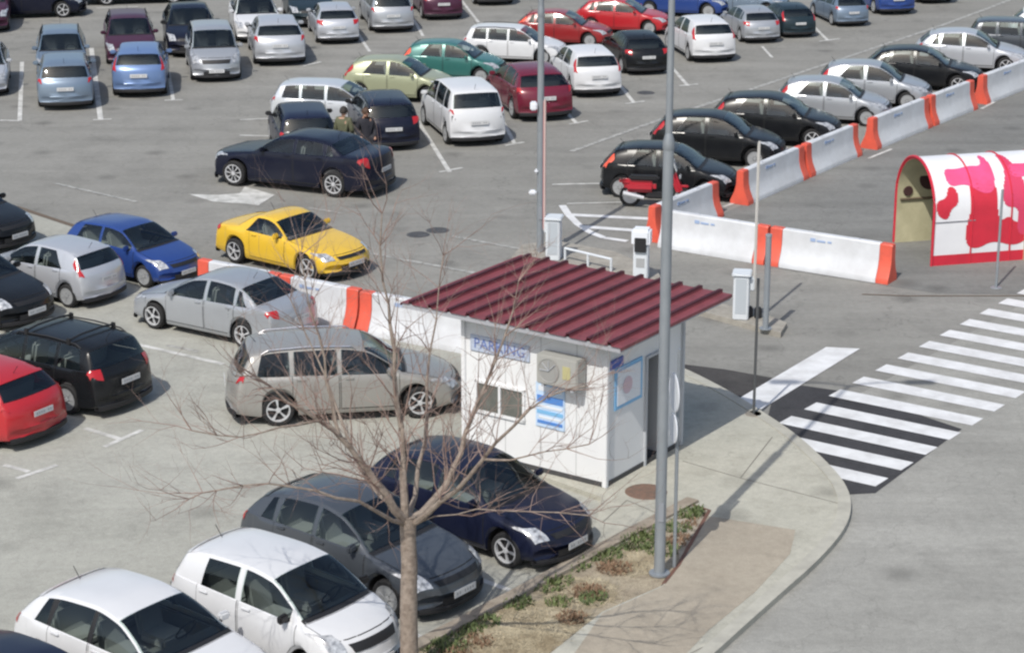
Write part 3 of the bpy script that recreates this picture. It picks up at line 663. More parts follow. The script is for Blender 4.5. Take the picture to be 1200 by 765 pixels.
# air conditioner under the roof edge
b = MB(); b.box((.83, .19, 2.10), (.86, .30, .55), mat('ac_cream', (.36, .36, .34), .6), bev=.02); ac = kp('air_conditioner', b)
g = MB(); g.lathe([(.001, .0), (.21, .0), (.22, .01)], mat('fan_grille', (.30, .30, .29), .6), 24, 'y', (.99, .345, 2.10)); kp('fan_grille', g, par=ac)
g = MB()
for k in range(4): g.tube([(.99, .358, 2.10)]+[(.99+.06*(k+1)*math.cos(q*.52)-0, .358, 2.10+.05*(k+1)*math.sin(q*.52)) for q in range(13)][0:0]+[(.99+.19*math.cos(k*.785), .358, 2.10+.19*math.sin(k*.785))], .008, TRIM, 5)
kp('grille_bars', g, par=ac)
g = MB(); g.box((.62, .343, 2.12), (.16, .01, .24), mat('ac_label_yellow', (.45, .42, .22), .6)); kp('rating_label', g, par=ac)
for x in (.52, 1.14):
    g = MB(); g.box((x, .17, 1.80), (.05, .30, .05), TRIM); kp('wall_bracket', g, par=ac)
# side: framed poster, blue strip, open doorway with door leaf
b = MB(); b.box((-.012, -.72, 1.76), (.02, .92, .78), SKYB); po = kp('poster_frame', b)
g = MB(); g.box((-.026, -.72, 1.76), (.008, .78, .64), SIGNW); kp('poster_sheet', g, par=po)
g = MB(); g.lathe([(.001, 0), (.15, 0), (.16, .004)], mat('poster_pink', (.62, .48, .54), .6), 20, 'y'); o = kp('poster_emblem', g, par=po); o.rotation_euler = (0, 0, R(90)); o.location = (-.033, -.66, 1.76)
b = MB(); b.box((-.02, -.28, 2.26), (.03, .46, .16), BLUE); kp('blue_strip', b)
b = MB()
for y in (d0+.02, d1-.02): b.box((.0, -y, 1.05), (.09, .05, 2.1), TRIM)
b.box((.0, -(d0+d1)/2, 2.08), (.09, d1-d0-.08, .05), TRIM); kp('door_frame', b)
b = MB(); b.box((.38, -d1+.04, 1.05), (.62, .04, 1.98), TRIM); dl = kp('door', b)
g = MB(); g.box((.60, -d1+.08, 1.05), (.10, .03, .03), CHROME); kp('door_handle', g, par=dl)
# roof: slab with sheet and ribs, from its corners
rc = [(-1.95, 38.84), (1.90, 36.18), (3.99, 39.38), (0.12, 42.12)]
inv = Matrix.Rotation(-R(FA), 2)
rl = [inv @ (Vector(p)-Vector(k0)) for p in rc]
x0, x1 = (rl[1].x+rl[2].x)/2, (rl[0].x+rl[3].x)/2; y1, y0 = (rl[0].y+rl[1].y)/2, (rl[2].y+rl[3].y)/2
print('roof local', x0, x1, y0, y1)
b = MB(); b.box(((x0+x1)/2, (y0+y1)/2, 2.775), (x1-x0, y1-y0, .09), mat('roof_edge', (.36, .37, .40), .5)); rf = kp('roof', b)
b = MB(); n = 11; V = []; F = []
prof = []
for k in range(n):
    c_ = x0+(x1-x0)*(k+.5)/n; prof += [(c_-.040, .0), (c_-.032, .060), (c_+.032, .060), (c_+.040, .0)]
prof = [(x0-.02, -.06), (x0-.02, 0)]+prof+[(x1+.02, 0), (x1+.02, -.06)]
for (x, z) in prof: V += [(x, y0-.03, 2.83+z), (x, y1+.03, 2.83+z)]
for i in range(len(prof)-1): F.append((2*i, 2*i+2, 2*i+3, 2*i+1)[::-1])
b.add(V, F, MAROON)
b.box(((x0+x1)/2, y0-.035, 2.805), (x1-x0+.04, .008, .05), MAROON)
kp('roof_sheet', b, par=rf)
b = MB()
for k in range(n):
    c_ = x0+(x1-x0)*(k+.5)/n; b.box((c_+.062, (y0+y1)/2, 2.833), (.05, y1-y0+.02, .006), DKMAR)  # dark maroon strip along one side of each rib
kp('seam_strip', b, par=rf)
# dark caps on the ribs: the ribs' shade put into the colour
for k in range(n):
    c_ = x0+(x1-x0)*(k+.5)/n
    g = MB(); g.box((c_, (y0+y1)/2, 2.892), (.076, y1-y0+.05, .016), DKMAR); kp('rib_shade_cap', g, par=rf)
# ------------------------------------------------------------------ water-filled barriers
BW = mat('barrier_white', (.62, .64, .67), .5, noise=(1.6, .8, (.50, .51, .53)))
BR = mat('barrier_red', (.72, .11, .065), .5, noise=(2.6, .9, (.55, .09, .06)))
def barrier(a, c, label, ends=(1, 1), logo=True, h=.92, face=1):
    a = Vector(a); c = Vector(c); L = (c-a).length-.03; mid = (a+c)/2
    r = empty('traffic_barrier', (mid.x, mid.y, .006), math.atan2(c.y-a.y, c.x-a.x)); tag(r, label, 'barrier', 'water-filled plastic barriers round the lane')
    P = [(.27, 0), (.27, .10), (.25, .14), (.15, .36), (.105, .55), (.09, h-.03), (.07, h)]
    def seg(x0, x1, m, name, inset=0):
        ring = [(-(w-inset), z) for w, z in P]+[((w-inset), z) for w, z in P[::-1]]
        V = []; xs = [x0, x0+.02]+[x0+(x1-x0)*k/4 for k in (1, 2, 3)]+[x1-.02, x1]; n = len(ring)
        for i, x in enumerate(xs):
            s = .985 if i in (0, len(xs)-1) else 1
            V += [(x, y*s, z*s) for y, z in ring]
        F = [(i*n+k, i*n+(k+1) % n, (i+1)*n+(k+1) % n, (i+1)*n+k) for i in range(len(xs)-1) for k in range(n)]
        F += [tuple(range(n))[::-1], tuple((len(xs)-1)*n+k for k in range(n))]
        mb = MB(); mb.add(V, F, m); return mb.build(name, r, True, angle=30)
    e0 = .32 if ends[0] else .02; e1 = .32 if ends[1] else .02
    seg(-L/2+e0, L/2-e1, BW, 'body')
    if ends[0]: seg(-L/2, -L/2+e0-.01, BR, 'red_end', -.006)
    if ends[1]: seg(L/2-e1+.01, L/2, BR, 'red_end', -.006)
    for x in (-L*.17, L*.2):
        g = MB(); g.box((x, 0, h), (.16, .10, .03), mat('barrier_cap', (.50, .52, .56), .6), bev=.01); g.build('filler_cap', r)
    if logo:
        g = MB()
        for k, (x, w_, z) in enumerate(((-.45, .13, .76), (-.24, .22, .75), (-.02, .10, .755))): g.box((x, -(.104), z), (w_, .012, .045 if k else .08), mat('barrier_logo', (.30, .40, .60), .6))
        g.build('maker_mark', r)
barrier((3.48, 53.62), (5.32, 56.31), 'white barrier with red ends beside the red scooter')
barrier((3.73, 53.38), (6.23, 51.75), 'long white barrier left half of the front run behind the gate post', (0, 1))
barrier((6.27, 51.75), (8.96, 50.08), 'white barrier with red ends at the free right end of the front run')
barrier((6.05, 57.38), (8.07, 60.44), 'white barrier with red ends in front of the second black hatchback')
barrier((8.13, 60.54), (9.99, 63.26), 'white barrier with red ends in front of the third black hatchback')
barrier((10.51, 63.92), (12.73, 67.06), 'white barrier with red ends in front of the two silver hatchbacks')
barrier((12.81, 67.18), (14.65, 69.70), 'white barrier in front of the large black estate')
barrier((15.05, 70.36), (17.53, 73.70), 'white barrier with red left end at the far end of the row')
barrier((17.62, 73.84), (20.34, 77.50), 'white barrier outside the far right end of the row')
barrier((-7.15, 48.90), (-5.18, 47.64), 'white barrier with red end between the blue hatchback and the yellow coupe')
barrier((-5.16, 47.64), (-3.30, 46.44), 'white barrier with red end behind the silver saloon boot')
barrier((-3.28, 46.38), (-0.80, 44.88), 'white barrier with red left end beside the kiosk roof', (1, 0))
# ------------------------------------------------------------------ entrance gates
CAB = mat('cabinet_white', (.62, .66, .70), .45, noise=(2, .5, (.52, .55, .58)))
def island(name, pts, label):
    b = MB(); b.prism(pts, -.02, .12, CONC); return tag(b.build(name), kind='structure')
island('gate_island', [(3.96, 47.70), (5.83, 45.83), (6.05, 46.56), (5.78, 47.00), (4.64, 48.10)], '')
island('far_gate_island', [(0.00, 51.91), (2.70, 49.79), (3.51, 50.01), (3.45, 50.72), (2.51, 52.36), (1.06, 53.38), (0.25, 52.98)], '')
def gate(p, rz, label, bh, col, boff):
    r = empty('barrier_gate', (p[0], p[1], .12), rz); tag(r, label, 'barrier gate', 'raised barrier gates at the entrance')
    b = MB(); b.box((0, 0, .50), (.34, .40, 1.0), CAB, bev=.02); cab = b.build('cabinet', r)
    b = MB(); b.box((0, 0, 1.03), (.42, .48, .07), CAB, bev=.02); b.build('lid', cab)
    b = MB(); b.box((0, -.203, .55), (.24, .008, .8), mat('cabinet_panel', (.42, .46, .50), .5)); b.build('service_door', cab)
    b = MB(); b.box((boff, 0, .80), (.12, .16, .30), CAB, bev=.02); b.build('boom_hub', r)
    b = MB(); x = boff+.06*(1 if boff > 0 else -1)
    b.box((x, 0, .70+bh/2), (.05, .10, bh), col[0], bev=.01); bo = b.build('boom', r)
    b = MB(); b.box((x-.028, 0, .70+bh/2), (.012, .08, bh-.1), col[1]); b.build('boom_strip', bo)
gate((5.07, 46.93), R(-10), 'grey white barrier gate with its pale boom raised, right of the kiosk roof', 3.3, (mat('boom_grey', (.46, .45, .43), .5), mat('boom_grey2', (.58, .57, .55), .5)), .22)
gate((1.01, 51.71), R(-10), 'white barrier gate with its red and pink boom raised beside the far lamp post', 3.2, (mat('boom_pinkish', (.52, .40, .38), .5), mat('boom_red', (.45, .06, .06), .5)), -.17)
p = (3.03, 50.02); t = empty('ticket_machine', (p[0], p[1], .12), R(-12)); tag(t, 'white ticket machine with a black screen on the far island', 'ticket machine')
b = MB(); b.box((0, 0, .42), (.34, .32, .84), CAB, bev=.02); b.build('column', t)
b = MB(); b.box((0, 0, 1.02), (.44, .40, .40), SIGNW, bev=.05); hd = b.build('head', t)
b = MB(); b.box((0, -.19, .86), (.27, .09, .34), BLACK, bev=.01); b.build('screen', hd)
b = MB(); b.box((0, -.165, .42), (.20, .01, .22), mat('slot_grey', (.35, .36, .37), .5)); b.build('ticket_slot', t)
# low white rail on the far island
p0, p1 = (1.28, 51.56), (2.35, 50.60); r = empty('guard_rail', ((p0[0]+p1[0])/2, (p0[1]+p1[1])/2, .12), math.atan2(p1[1]-p0[1], p1[0]-p0[0])); tag(r, 'low white guard rail on the island between gate and ticket machine', 'guard rail')
Lr = math.hypot(p1[0]-p0[0], p1[1]-p0[1])
for x in (-Lr/2, 0, Lr/2):
    b = MB(); b.tube([(x, 0, 0), (x, 0, .32)], .03, CAB, 8); b.build('post', r)
for z in (.30,):
    b = MB(); b.tube([(-Lr/2, 0, z), (Lr/2, 0, z)], .032, CAB, 8); b.build('rail', r)
# grey post and small twin bollards beside the right gate
p = (5.53, 46.12); r = empty('gate_post', (p[0], p[1], .12)); tag(r, 'stout pale grey steel post at the end of the gate island', 'post')
b = MB(); b.tube([(0, 0, 0), (0, 0, 2.1)], .065, GALV, 14); b.build('shaft', r, True)
b = MB(); b.lathe([(.075, 2.08), (.07, 2.13), (.001, 2.15)], GALV, 14, 'z'); b.build('cap', r, True)
b = MB(); b.lathe([(.001, .02), (.14, .02), (.14, 0)], GALV, 14, 'z'); b.build('foot_plate', r)
for k, px in enumerate(((5.26, 47.00), (5.45, 46.93))):
    b = MB(); b.lathe([(.085, 0), (.085, .18), (.06, .24), (.001, .25)], BLACK, 14, 'z')
    tag(b.build('bollard', None, True, (px[0], px[1], .12)), ['short black bollard on the gate island next to the cabinet', 'short black bollard on the gate island next to the stout post'][k], 'bollard')
# ------------------------------------------------------------------ posts, signs, lamp posts
def lamp(p, label, z0, r0, zs, r1, H, arm, dev):
    r = empty('lamp_post', (p[0], p[1], z0)); tag(r, label, 'lamp post', 'tall grey lamp posts')
    b = MB(); b.tube([(0, 0, 0), (0, 0, zs)], [r0, r0*.92], GALV, 18); b.build('lower_pole', r, True)
    b = MB(); b.lathe([(r0*.92, zs-.02), (r0*1.02, zs), (r0*1.02, zs+.10), (r1, zs+.24)], GALV, 18, 'z'); b.build('collar', r, True)
    b = MB(); b.tube([(0, 0, zs+.1), (0, 0, H)], [r1, r1*.75], GALV, 16); b.build('upper_pole', r, True)
    b = MB(); b.lathe([(.001, .03), (r0*1.9, .03), (r0*1.9, 0)], GALV, 18, 'z'); b.build('base_plate', r)
    b = MB(); b.box((r0*.0, -r0*.99, 1.1), (.09, .02, .32), mat('hatch_grey', (.25, .27, .30), .5), bev=.006); b.build('service_hatch', r)
    for s in (-1, 1):
        b = MB(); b.tube([(0, 0, H-.05), (s*.5, 0, H+.22), (s*arm, 0, H+.28)], .035, GALV, 8); a = b.build('arm', r, True)
        b = MB(); b.box((s*(arm+.28), 0, H+.27), (.62, .26, .12), GALV, bev=.04); b.build('lamp_head', a)
    for (x, y, z, sx, sy, sz) in dev:
        b = MB(); b.tube([(0, 0, z), (x, y, z)], .018, GALV, 6); q = b.build('bracket', r)
        b = MB(); b.box((x, y, z), (sx, sy, sz), SIGNW, bev=.03); b.build('camera_housing', q)
lamp((2.39, 33.09), 'tall grey lamp post at the tip of the planting bed, right of the kiosk', .1, .090, 7.05, .056, 12.5, 1.1, ())
lamp((0.69, 52.36), 'tall grey lamp post with small white cameras behind the kiosk roof', 0, .085, 5.9, .07, 10.5, 1.0, ((-.17, -.05, 3.75, .17, .30, .18), (-.10, -.05, 2.15, .09, .14, .09), (-.19, -.05, 1.62, .18, .14, .11)))
p = (2.65, 33.36); r = empty('sign_post', (p[0], p[1], .10), R(-80)); tag(r, 'thin grey sign post with two round signs seen edge-on beside the lamp post', 'sign post')
b = MB(); b.tube([(0, 0, 0), (0, 0, 3.75)], .030, GALV, 12); b.build('shaft', r, True)
for z, rr in ((3.02, .31), (2.42, .24)):
    b = MB(); b.lathe([(.001, -.075), (rr, -.075), (rr+.01, -.065), (rr, -.055), (.001, -.055)], SIGNW, 28, 'y', (0, 0, z)); sg = b.build('round_sign', r)
    b = MB(); b.box((0, -.04, z), (.12, .04, .05), GALV); b.build('clamp', sg)
p = (4.71, 40.70); r = empty('thin_post', (p[0], p[1], .10)); tag(r, 'thin dark steel post at the kerb by the stop line', 'post')
b = MB(); b.tube([(0, 0, 0), (0, 0, 2.75)], .028, mat('dark_steel', (.10, .105, .11), .5, .3), 10); b.build('shaft', r, True)
b = MB(); b.lathe([(.001, .015), (.15, .015), (.17, 0)], mat('post_foot', (.22, .20, .17), .9), 14, 'z'); b.build('foot_plate', r)
p = (11.30, 49.65); r = empty('thin_post', (p[0], p[1], .0)); tag(r, 'thin grey steel post in front of the white and red arched tunnel', 'post')
b = MB(); b.tube([(0, 0, 0), (0, 0, 2.35)], .03, GALV, 10); b.build('shaft', r, True)
b = MB(); b.lathe([(.001, .015), (.12, .015), (.14, 0)], GALV, 14, 'z'); b.build('foot_plate', r)
# ------------------------------------------------------------------ arched tunnel shelter
TW = mat('tunnel_white', (.74, .75, .78), .45, noise=(1.6, .5, (.62, .63, .66))); TR = mat('tunnel_red', (.58, .025, .05), .45, noise=(2, .5, (.42, .02, .04)))
TP = mat('tunnel_pink', (.70, .09, .24), .45, noise=(2, .6, (.62, .06, .14))); TC = mat('tunnel_cream', (.52, .49, .33), .6, noise=(1.5, .8, (.36, .34, .22)))
p = (10.09, 51.45); tun = empty('arched_tunnel', (p[0], p[1], 0), R(14)); tag(tun, 'white arched tunnel shelter with red trim and pink painted shapes', 'shelter')
RW, HW = 1.12, 1.30
def arc(s, off=0.):
    """arc length from the near foot -> (y, z) on the outer shell, y into the depth"""
    if s <= HW: return (-off, s)
    a = (s-HW)/RW
    if a <= math.pi: return (RW-(RW+off)*math.cos(a), HW+(RW+off)*math.sin(a))
    return (2*RW+off, HW-(s-HW-math.pi*RW))
ST = 2*HW+math.pi*RW; NS = 44
def shell(mb, xa, xb, off, m, s0=0., s1=None, flip=False, n=NS):
    s1 = ST if s1 is None else s1; V = []
    for i in range(n+1):
        y, z = arc(s0+(s1-s0)*i/n, off); V += [(xa, y, z), (xb, y, z)]
    F = [(2*i, 2*i+1, 2*i+3, 2*i+2) for i in range(n)]
    mb.add(V, [f[::-1] for f in F] if flip else F, m)
LT = 4.1; seg = LT/4
for k in range(4):
    b = MB(); xa, xb = k*seg+.02, (k+1)*seg-.02
    shell(b, xa, xb, 0, TW); shell(b, xa, xb, -.05, TC, flip=True)
    for x in (xa, xb):
        V = []
        for i in range(NS+1):
            for o in (0, -.05): y, z = arc(ST*i/NS, o); V.append((x, y, z))
        b.add(V, [(2*i, 2*i+1, 2*i+3, 2*i+2) for i in range(NS)], TR)
    b.build('shell_panel', tun, True)
for k in range(5):
    b = MB(); x = min(max(k*seg, .02), LT-.02); w_ = .035 if k in (0, 4) else .02
    pts = [arc(ST*i/NS, .012) for i in range(NS+1)]
    b.tube([(x, y, z) for y, z in pts], w_, TR, 6); b.build('red_rib', tun, True)
for s0 in (0, ST-.26):
    b = MB(); shell(b, .0, LT, .012, TR, s0, s0+.26, n=2); b.build('red_skirt', tun)
b = MB(); y, z = arc(1.08, .014); b.tube([(0, y, z), (LT*.27, y, z)], .012, mat('tunnel_seam', (.22, .22, .24), .5), 6); b.build('side_rail', tun)
b = MB(); b.tube([(0.1, 2*RW-.09, 1.12), (LT-.1, 2*RW-.09, 1.12)], .03, mat('rail_brown', (.12, .09, .06), .6), 6); b.build('inner_rail', tun)
b = MB(); b.lathe([(.001, 0), (.27, 0), (.28, .02)], mat('hole_dark', (.05, .02, .02), .8), 20, 'y', (.85, 2*RW-.13, 1.62)); b.build('round_hole', tun)
b = MB(); b.lathe([(.001, 0), (.12, 0), (.13, .02)], mat('hole_dark', (.05, .02, .02), .8), 16, 'y', (.30, 2*RW-.09, 1.32)); b.build('round_hole', tun)
# painted shapes, drawn on the unrolled shell as rounded outlines: (x, arc length)
def shape(outline, m, off):
    p = outline
    for _ in range(3):
        q = []
        for i in range(len(p)):
            a, c = p[i], p[(i+1) % len(p)]; q += [(a[0]*.75+c[0]*.25, a[1]*.75+c[1]*.25), (a[0]*.25+c[0]*.75, a[1]*.25+c[1]*.75)]
        p = q
    b = MB(); x0 = min(a[0] for a in p); x1 = max(a[0] for a in p); n = max(2, int((x1-x0)/.03))
    def cut(x):
        r = []
        for i in range(len(p)):
            a, c = p[i], p[(i+1) % len(p)]
            if (a[0] > x) != (c[0] > x): r.append(a[1]+(c[1]-a[1])*(x-a[0])/(c[0]-a[0]))
        return sorted(r)
    for i in range(n):
        xa, xb = x0+(x1-x0)*i/n, x0+(x1-x0)*(i+1)/n; r = cut((xa+xb)/2)
        for j in range(0, len(r)-1, 2):
            k = max(1, int((r[j+1]-r[j])/.1)); V = []
            for l in range(k+1):
                y, z = arc(r[j]+(r[j+1]-r[j])*l/k, off); V += [(xa, y, z), (xb, y, z)]
            b.add(V, [(2*l, 2*l+1, 2*l+3, 2*l+2) for l in range(k)], m)
    b.build('painted_shape', tun)
shape([(.42, 1.9), (.40, 2.45), (.75, 2.4), (1.1, 2.5), (1.45, 2.45), (1.5, 2.95), (1.62, 2.9), (1.68, 2.3), (1.62, 1.75), (1.3, 1.7), (.9, 2.0)], TP, .011)
shape([(.90, .45), (.86, .9), (1.0, 1.4), (.92, 2.0), (1.3, 2.1), (1.68, 1.95), (1.66, 1.35), (1.75, 1.0), (2.0, 1.15), (2.15, .95), (2.45, 1.0), (2.6, .6), (2.2, .35), (1.6, .55), (1.2, .35)], TR, .010)
shape([(.10, 1.25), (.06, 1.6), (.35, 1.65), (.40, 1.95), (.62, 1.9), (.66, 1.5), (.45, 1.4), (.38, 1.1)], TR, .0105)
shape([(1.85, 1.35), (1.80, 1.75), (1.98, 2.2), (1.95, 2.9), (2.12, 2.95), (2.25, 2.5), (2.4, 2.0), (2.5, 1.4), (2.5, .6), (2.2, .7), (2.25, 1.35)], mat('tunnel_rose', (.58, .05, .12), .45), .0105)
shape([(2.1, 2.05), (2.1, 2.5), (2.6, 2.45), (3.3, 2.55), (3.3, 2.05), (2.6, 2.1)], TP, .0115)
shape([(2.9, .8), (2.8, 1.6), (3.1, 1.9), (3.5, 1.6), (3.5, .9), (3.2, .6)], TR, .0112)
b = MB(); b.box((2.82, -.02, .95), (.62, .05, 1.9), mat('hatch_brown', (.09, .05, .03), .7)); hb = b.build('side_doorway', tun)
for x in (2.47, 3.17):
    g = MB(); g.box((x, -.05, .97), (.09, .08, 1.94), TC); g.build('door_frame', hb)
# ------------------------------------------------------------------ cars
WHT = paint('paint_white', (.63, .64, .66), 0, .3); SIL = paint('paint_silver', (.42, .44, .47), .45, .34); SIL2 = paint('paint_silver_light', (.52, .54, .58), .4, .34)
CHAMP = paint('paint_champagne_grey', (.36, .35, .33), .4, .38); BLK = paint('paint_black', (.009, .010, .012), 0, .25); NAVY = paint('paint_navy', (.009, .012, .032), 0, .28)
MIDN = paint('paint_midnight', (.007, .009, .022), 0, .25); BLU = paint('paint_blue', (.022, .058, .235), .15, .28); LBLU = paint('paint_pale_blue', (.16, .25, .46), .35, .32)
SBLU = paint('paint_steel_blue', (.19, .25, .33), .4, .34); REDP = paint('paint_red', (.42, .018, .025), 0, .28); DRED = paint('paint_dark_red', (.26, .018, .02), 0, .28); MARP = paint('paint_maroon', (.15, .012, .03), .1, .25)
PURP = paint('paint_plum', (.07, .022, .045), .15, .28); YEL = paint('paint_yellow', (.72, .46, .04), 0, .25); GRNP = paint('paint_pale_green', (.36, .38, .25), .25, .35); TEAL = paint('paint_teal', (.04, .16, .145), .2, .3)
GREY = paint('paint_dark_grey', (.075, .085, .10), .3, .3); DTEAL = paint('paint_dark_teal', (.02, .035, .045), .2, .28); WSIL = paint('paint_white_silver', (.60, .63, .67), .3, .3)
OWNG = None
# left block, looking down the bays
put_car('estate', -14.58, 71.46, 101, 1.006, SIL if 0 else SBLU, 'steel blue estate car at left seen from behind, nearest of its row', tail='wrap')
put_car('estate', -15.56, 75.88, -79, 0.959, SBLU, 'steel blue estate car with roof rails nose to nose with the blue estate', rails='black')
put_car('hatch', -17.65, 73.21, -79, 0.958, SIL2, 'pale silver car at the left edge left of the steel blue estates', tail='wrap')
put_car('saloon', -19.16, 87.24, 11, 1.000, MIDN, 'black car side-on in the top left corner with a silver wheel', wheel='spoke5')
put_car('saloon', -15.31, 90.67, 11, 1.000, BLK, 'black car side-on cut by the top edge, right of the corner car', wheel='spoke5')
put_car('hatch', -20.32, 85.21, -79, 1.089, PURP, 'dull violet car cut by the left edge near the top', tail='wrap')
put_car('estate', -13.68, 78.73, -79, 1.000, PURP, 'plum estate car facing the camera behind the pale blue hatchback', rails='black')
put_car('supermini', -12.39, 73.24, 97, 1.062, LBLU, 'pale metallic blue hatchback seen from behind', tail='pillar')
put_car('minivan', -10.32, 75.73, -79, 1.001, SIL, 'silver grey minivan facing the camera with a dark windscreen', tail='wrap')
put_car('hatch', -11.74, 80.37, -79, 1.062, MIDN, 'dark navy car facing the camera behind the silver grey minivan', tail='wrap', dark=True)
put_car('hatch', -9.68, 83.09, -79, 0.996, WHT, 'white car facing the camera behind the silver hatchback at the top', tail='wrap')
put_car('hatch', -8.45, 78.76, 100, 1.052, SIL2, 'bright silver hatchback seen from behind right of the minivan', tail='wrap')
put_car('hatch', -7.97, 86.40, -79, 1.005, DTEAL, 'dark teal car facing the camera mostly hidden behind the silver hatchbacks', tail='wrap')
put_car('hatch', -6.71, 82.67, 101, 0.919, SIL2, 'silver hatchback with large red lamps at the top, second silver from left', tail='wide')
put_car('estate', -4.87, 85.25, 101, 0.956, SIL, 'silver estate car seen from behind at the top, left of the plum car', tail='wrap')
put_car('hatch', -3.01, 87.86, 101, 0.916, PURP, 'dark plum car seen from behind at the top edge', tail='wrap')
put_car('hatch', -1.03, 91.35, 101, 0.936, BLK, 'black car cut by the top edge right of the dark plum car', tail='wrap')
# middle block: noses to the right
put_car('estate', -5.45, 67.53, -11, 0.892, WSIL, 'silver white estate car standing behind the navy saloon and the people', tail='wrap', wheel='spoke5')
put_car('supermini', -3.65, 71.30, -12, 0.947, GRNP, 'pale green hatchback behind the silver white estate', tail='pillar')
put_car('supermini', -1.96, 74.50, -12, 0.920, TEAL, 'teal green hatchback behind the pale green one', tail='coral')
put_car('estate', 0.11, 77.94, -12, 0.833, WHT, 'white estate car side-on behind the white and maroon hatchbacks', tail='wrap', rails='black')
put_car('hatch', 1.92, 81.18, -12, 0.851, DRED, 'dark red hatchback with big coral tail lamps, left of the bright red car', tail='coral')
put_car('hatch', 4.23, 83.76, -12, 0.869, REDP, 'bright red hatchback side-on near the top edge', tail='wrap')
put_car('hatch', 6.71, 87.53, -12, 0.913, BLU, 'deep blue car at the top edge behind the white hatchback')
put_car('hatch', 9.07, 87.53, -12, 0.910, SBLU, 'pale steel blue car at the top edge right of the deep blue car')
# middle block: seen from behind
put_car('estate', -6.16, 63.78, 101, 0.981, NAVY, 'navy estate car partly hidden behind the dark saloon', tail='wrap', dark=True)
put_car('estate', -3.94, 65.66, 103, 0.963, MIDN, 'blackish estate car seen from behind beside the people', tail='wide', dark=True)
put_car('minivan', -1.54, 66.20, 106, 1.042, WHT, 'white minivan seen from behind beside the bay line', tail='wrap')
put_car('hatch', 0.48, 69.75, 106, 1.066, MARP, 'maroon hatchback seen from behind left of the white hatchback', tail='wrap')
put_car('supermini', 2.40, 73.14, 103, 1.011, WHT, 'white hatchback with upright red lamps beside the maroon hatchback', tail='pillar')
put_car('hatch', 4.25, 76.83, 103, 0.902, BLK, 'black hatchback seen from behind between two white hatchbacks', tail='wide')
put_car('supermini', 6.72, 79.13, 103, 1.001, WHT, 'white hatchback with upright red lamps right of the near lamp post', tail='pillar')
put_car('hatch', 8.86, 82.69, 103, 0.830, SIL, 'silver hatchback seen from behind between a white and a dark car', tail='wide')
put_car('hatch', 10.38, 83.74, 103, 0.790, DTEAL, 'dark teal hatchback seen from behind with a white plate', tail='pillar')
put_car('hatch', 12.72, 86.14, 103, 0.790, LBLU if 0 else SBLU, 'silver blue hatchback seen from behind at the top right', tail='wrap')
put_car('hatch', 14.82, 89.04, 103, 0.900, BLU, 'blue hatchback seen from behind at the top edge', tail='wrap')
put_car('hatch', 16.94, 91.74, 103, 0.900, BLK, 'black car barely showing at the top edge right of the blue one', tail='wrap')
# right row, noses to the barriers
put_car('supermini', 4.29, 58.59, -14, 0.963, BLK, 'black hatchback with a tall coral tail lamp behind the red scooter', tail='coral')
put_car('supermini', 5.93, 62.48, -14, 0.996, BLK, 'second black hatchback in the barrier row', tail='pillar')
put_car('supermini', 7.88, 65.01, -14, 1.005, BLK, 'third black hatchback in the barrier row, next to silver', tail='pillar', wheel='spoke5')
put_car('supermini', 10.01, 67.97, -14, 0.929, SIL, 'nearer of the two silver hatchbacks by the barriers', tail='pillar')
put_car('supermini', 11.65, 70.45, -14, 0.957, SIL, 'farther of the two silver hatchbacks by the barriers', tail='pillar')
put_car('hatch', 13.73, 73.14, -14, 0.936, BLK, 'long black car between the silver hatchbacks and a silver one beyond', tail='wrap', wheel='spoke5')
put_car('hatch', 15.97, 76.31, -14, 0.949, SIL2, 'bright silver hatchback at the right behind the long black car', tail='wrap', wheel='spoke5')
put_car('estate', 18.29, 78.56, -14, 0.916, SBLU if 0 else GREY, 'dark blue grey car at the right edge near the top', tail='wrap')
put_car('hatch', 20.25, 81.12, -14, 0.939, WHT, 'white car cut by the right edge near the top', tail='wrap')
# left front block
put_car('hatch', -13.89, 54.01, -34, 1.000, BLK, 'black car cut by the left edge, farther back', tail='wrap')
put_car('threedoor', -9.02, 50.86, -36, 0.896, BLU, 'blue three-door hatchback facing right beside the silver hatchback')
put_car('supermini', -10.64, 49.30, 147, 0.915, SIL2, 'silver hatchback with tall red lamps left of the blue one', tail='pillar')
put_car('hatch', -12.19, 47.73, -34, 1.000, BLK, 'black car nose with white plate at the left edge')
put_car('estate', -9.34, 42.34, 147, 0.980, BLK, 'black estate car with roof bars and wide red lamps', tail='wide', rails='bars')
put_car('hatch', -10.50, 40.40, 147, 0.950, REDP, 'red hatchback cut by the left edge', tail='wrap')
put_car('saloon', -6.32, 46.42, 147, 0.940, SIL, 'silver saloon facing left with its boot against the barriers', tail='wide', wheel='spoke5')
put_car('estate', -3.31, 41.34, 9, 1.020, CHAMP, 'champagne grey estate car with silver roof rails side-on behind the tree', tail='wrap', wheel='spoke5', rails='chrome')
put_car('coupe', -5.27, 51.63, -38, 1.004, YEL, 'bright yellow coupe driving past the barriers', tail='wide', wheel='spoke5', name='car')
put_car('bigsaloon', -5.75, 59.59, 156, 1.021, MIDN, 'large midnight blue saloon crossing the lane with big silver wheels', tail='wide', wheel='spoke10', name='car')
# bottom row
put_car('hatch', -0.58, 34.98, -38, 0.993, NAVY, 'navy hatchback in front of the kiosk behind the tree', wheel='spoke5')
put_car('hatch', -2.43, 33.11, -38, 1.010, GREY, 'dark grey hatchback behind the tree trunk')
put_car('citycar', -3.40, 30.48, -38, 1.034, WHT, 'small white five-door car nose to the bed, left of the dark grey one', dark=True)
put_car('hatch', -5.27, 29.17, -38, 1.023, WHT, 'larger white hatchback at the bottom edge left of the small white car', pillars=True)
put_car('hatch', -6.43, 27.11, -38, 1.000, NAVY, 'dark navy car with only its roof showing in the bottom left corner')
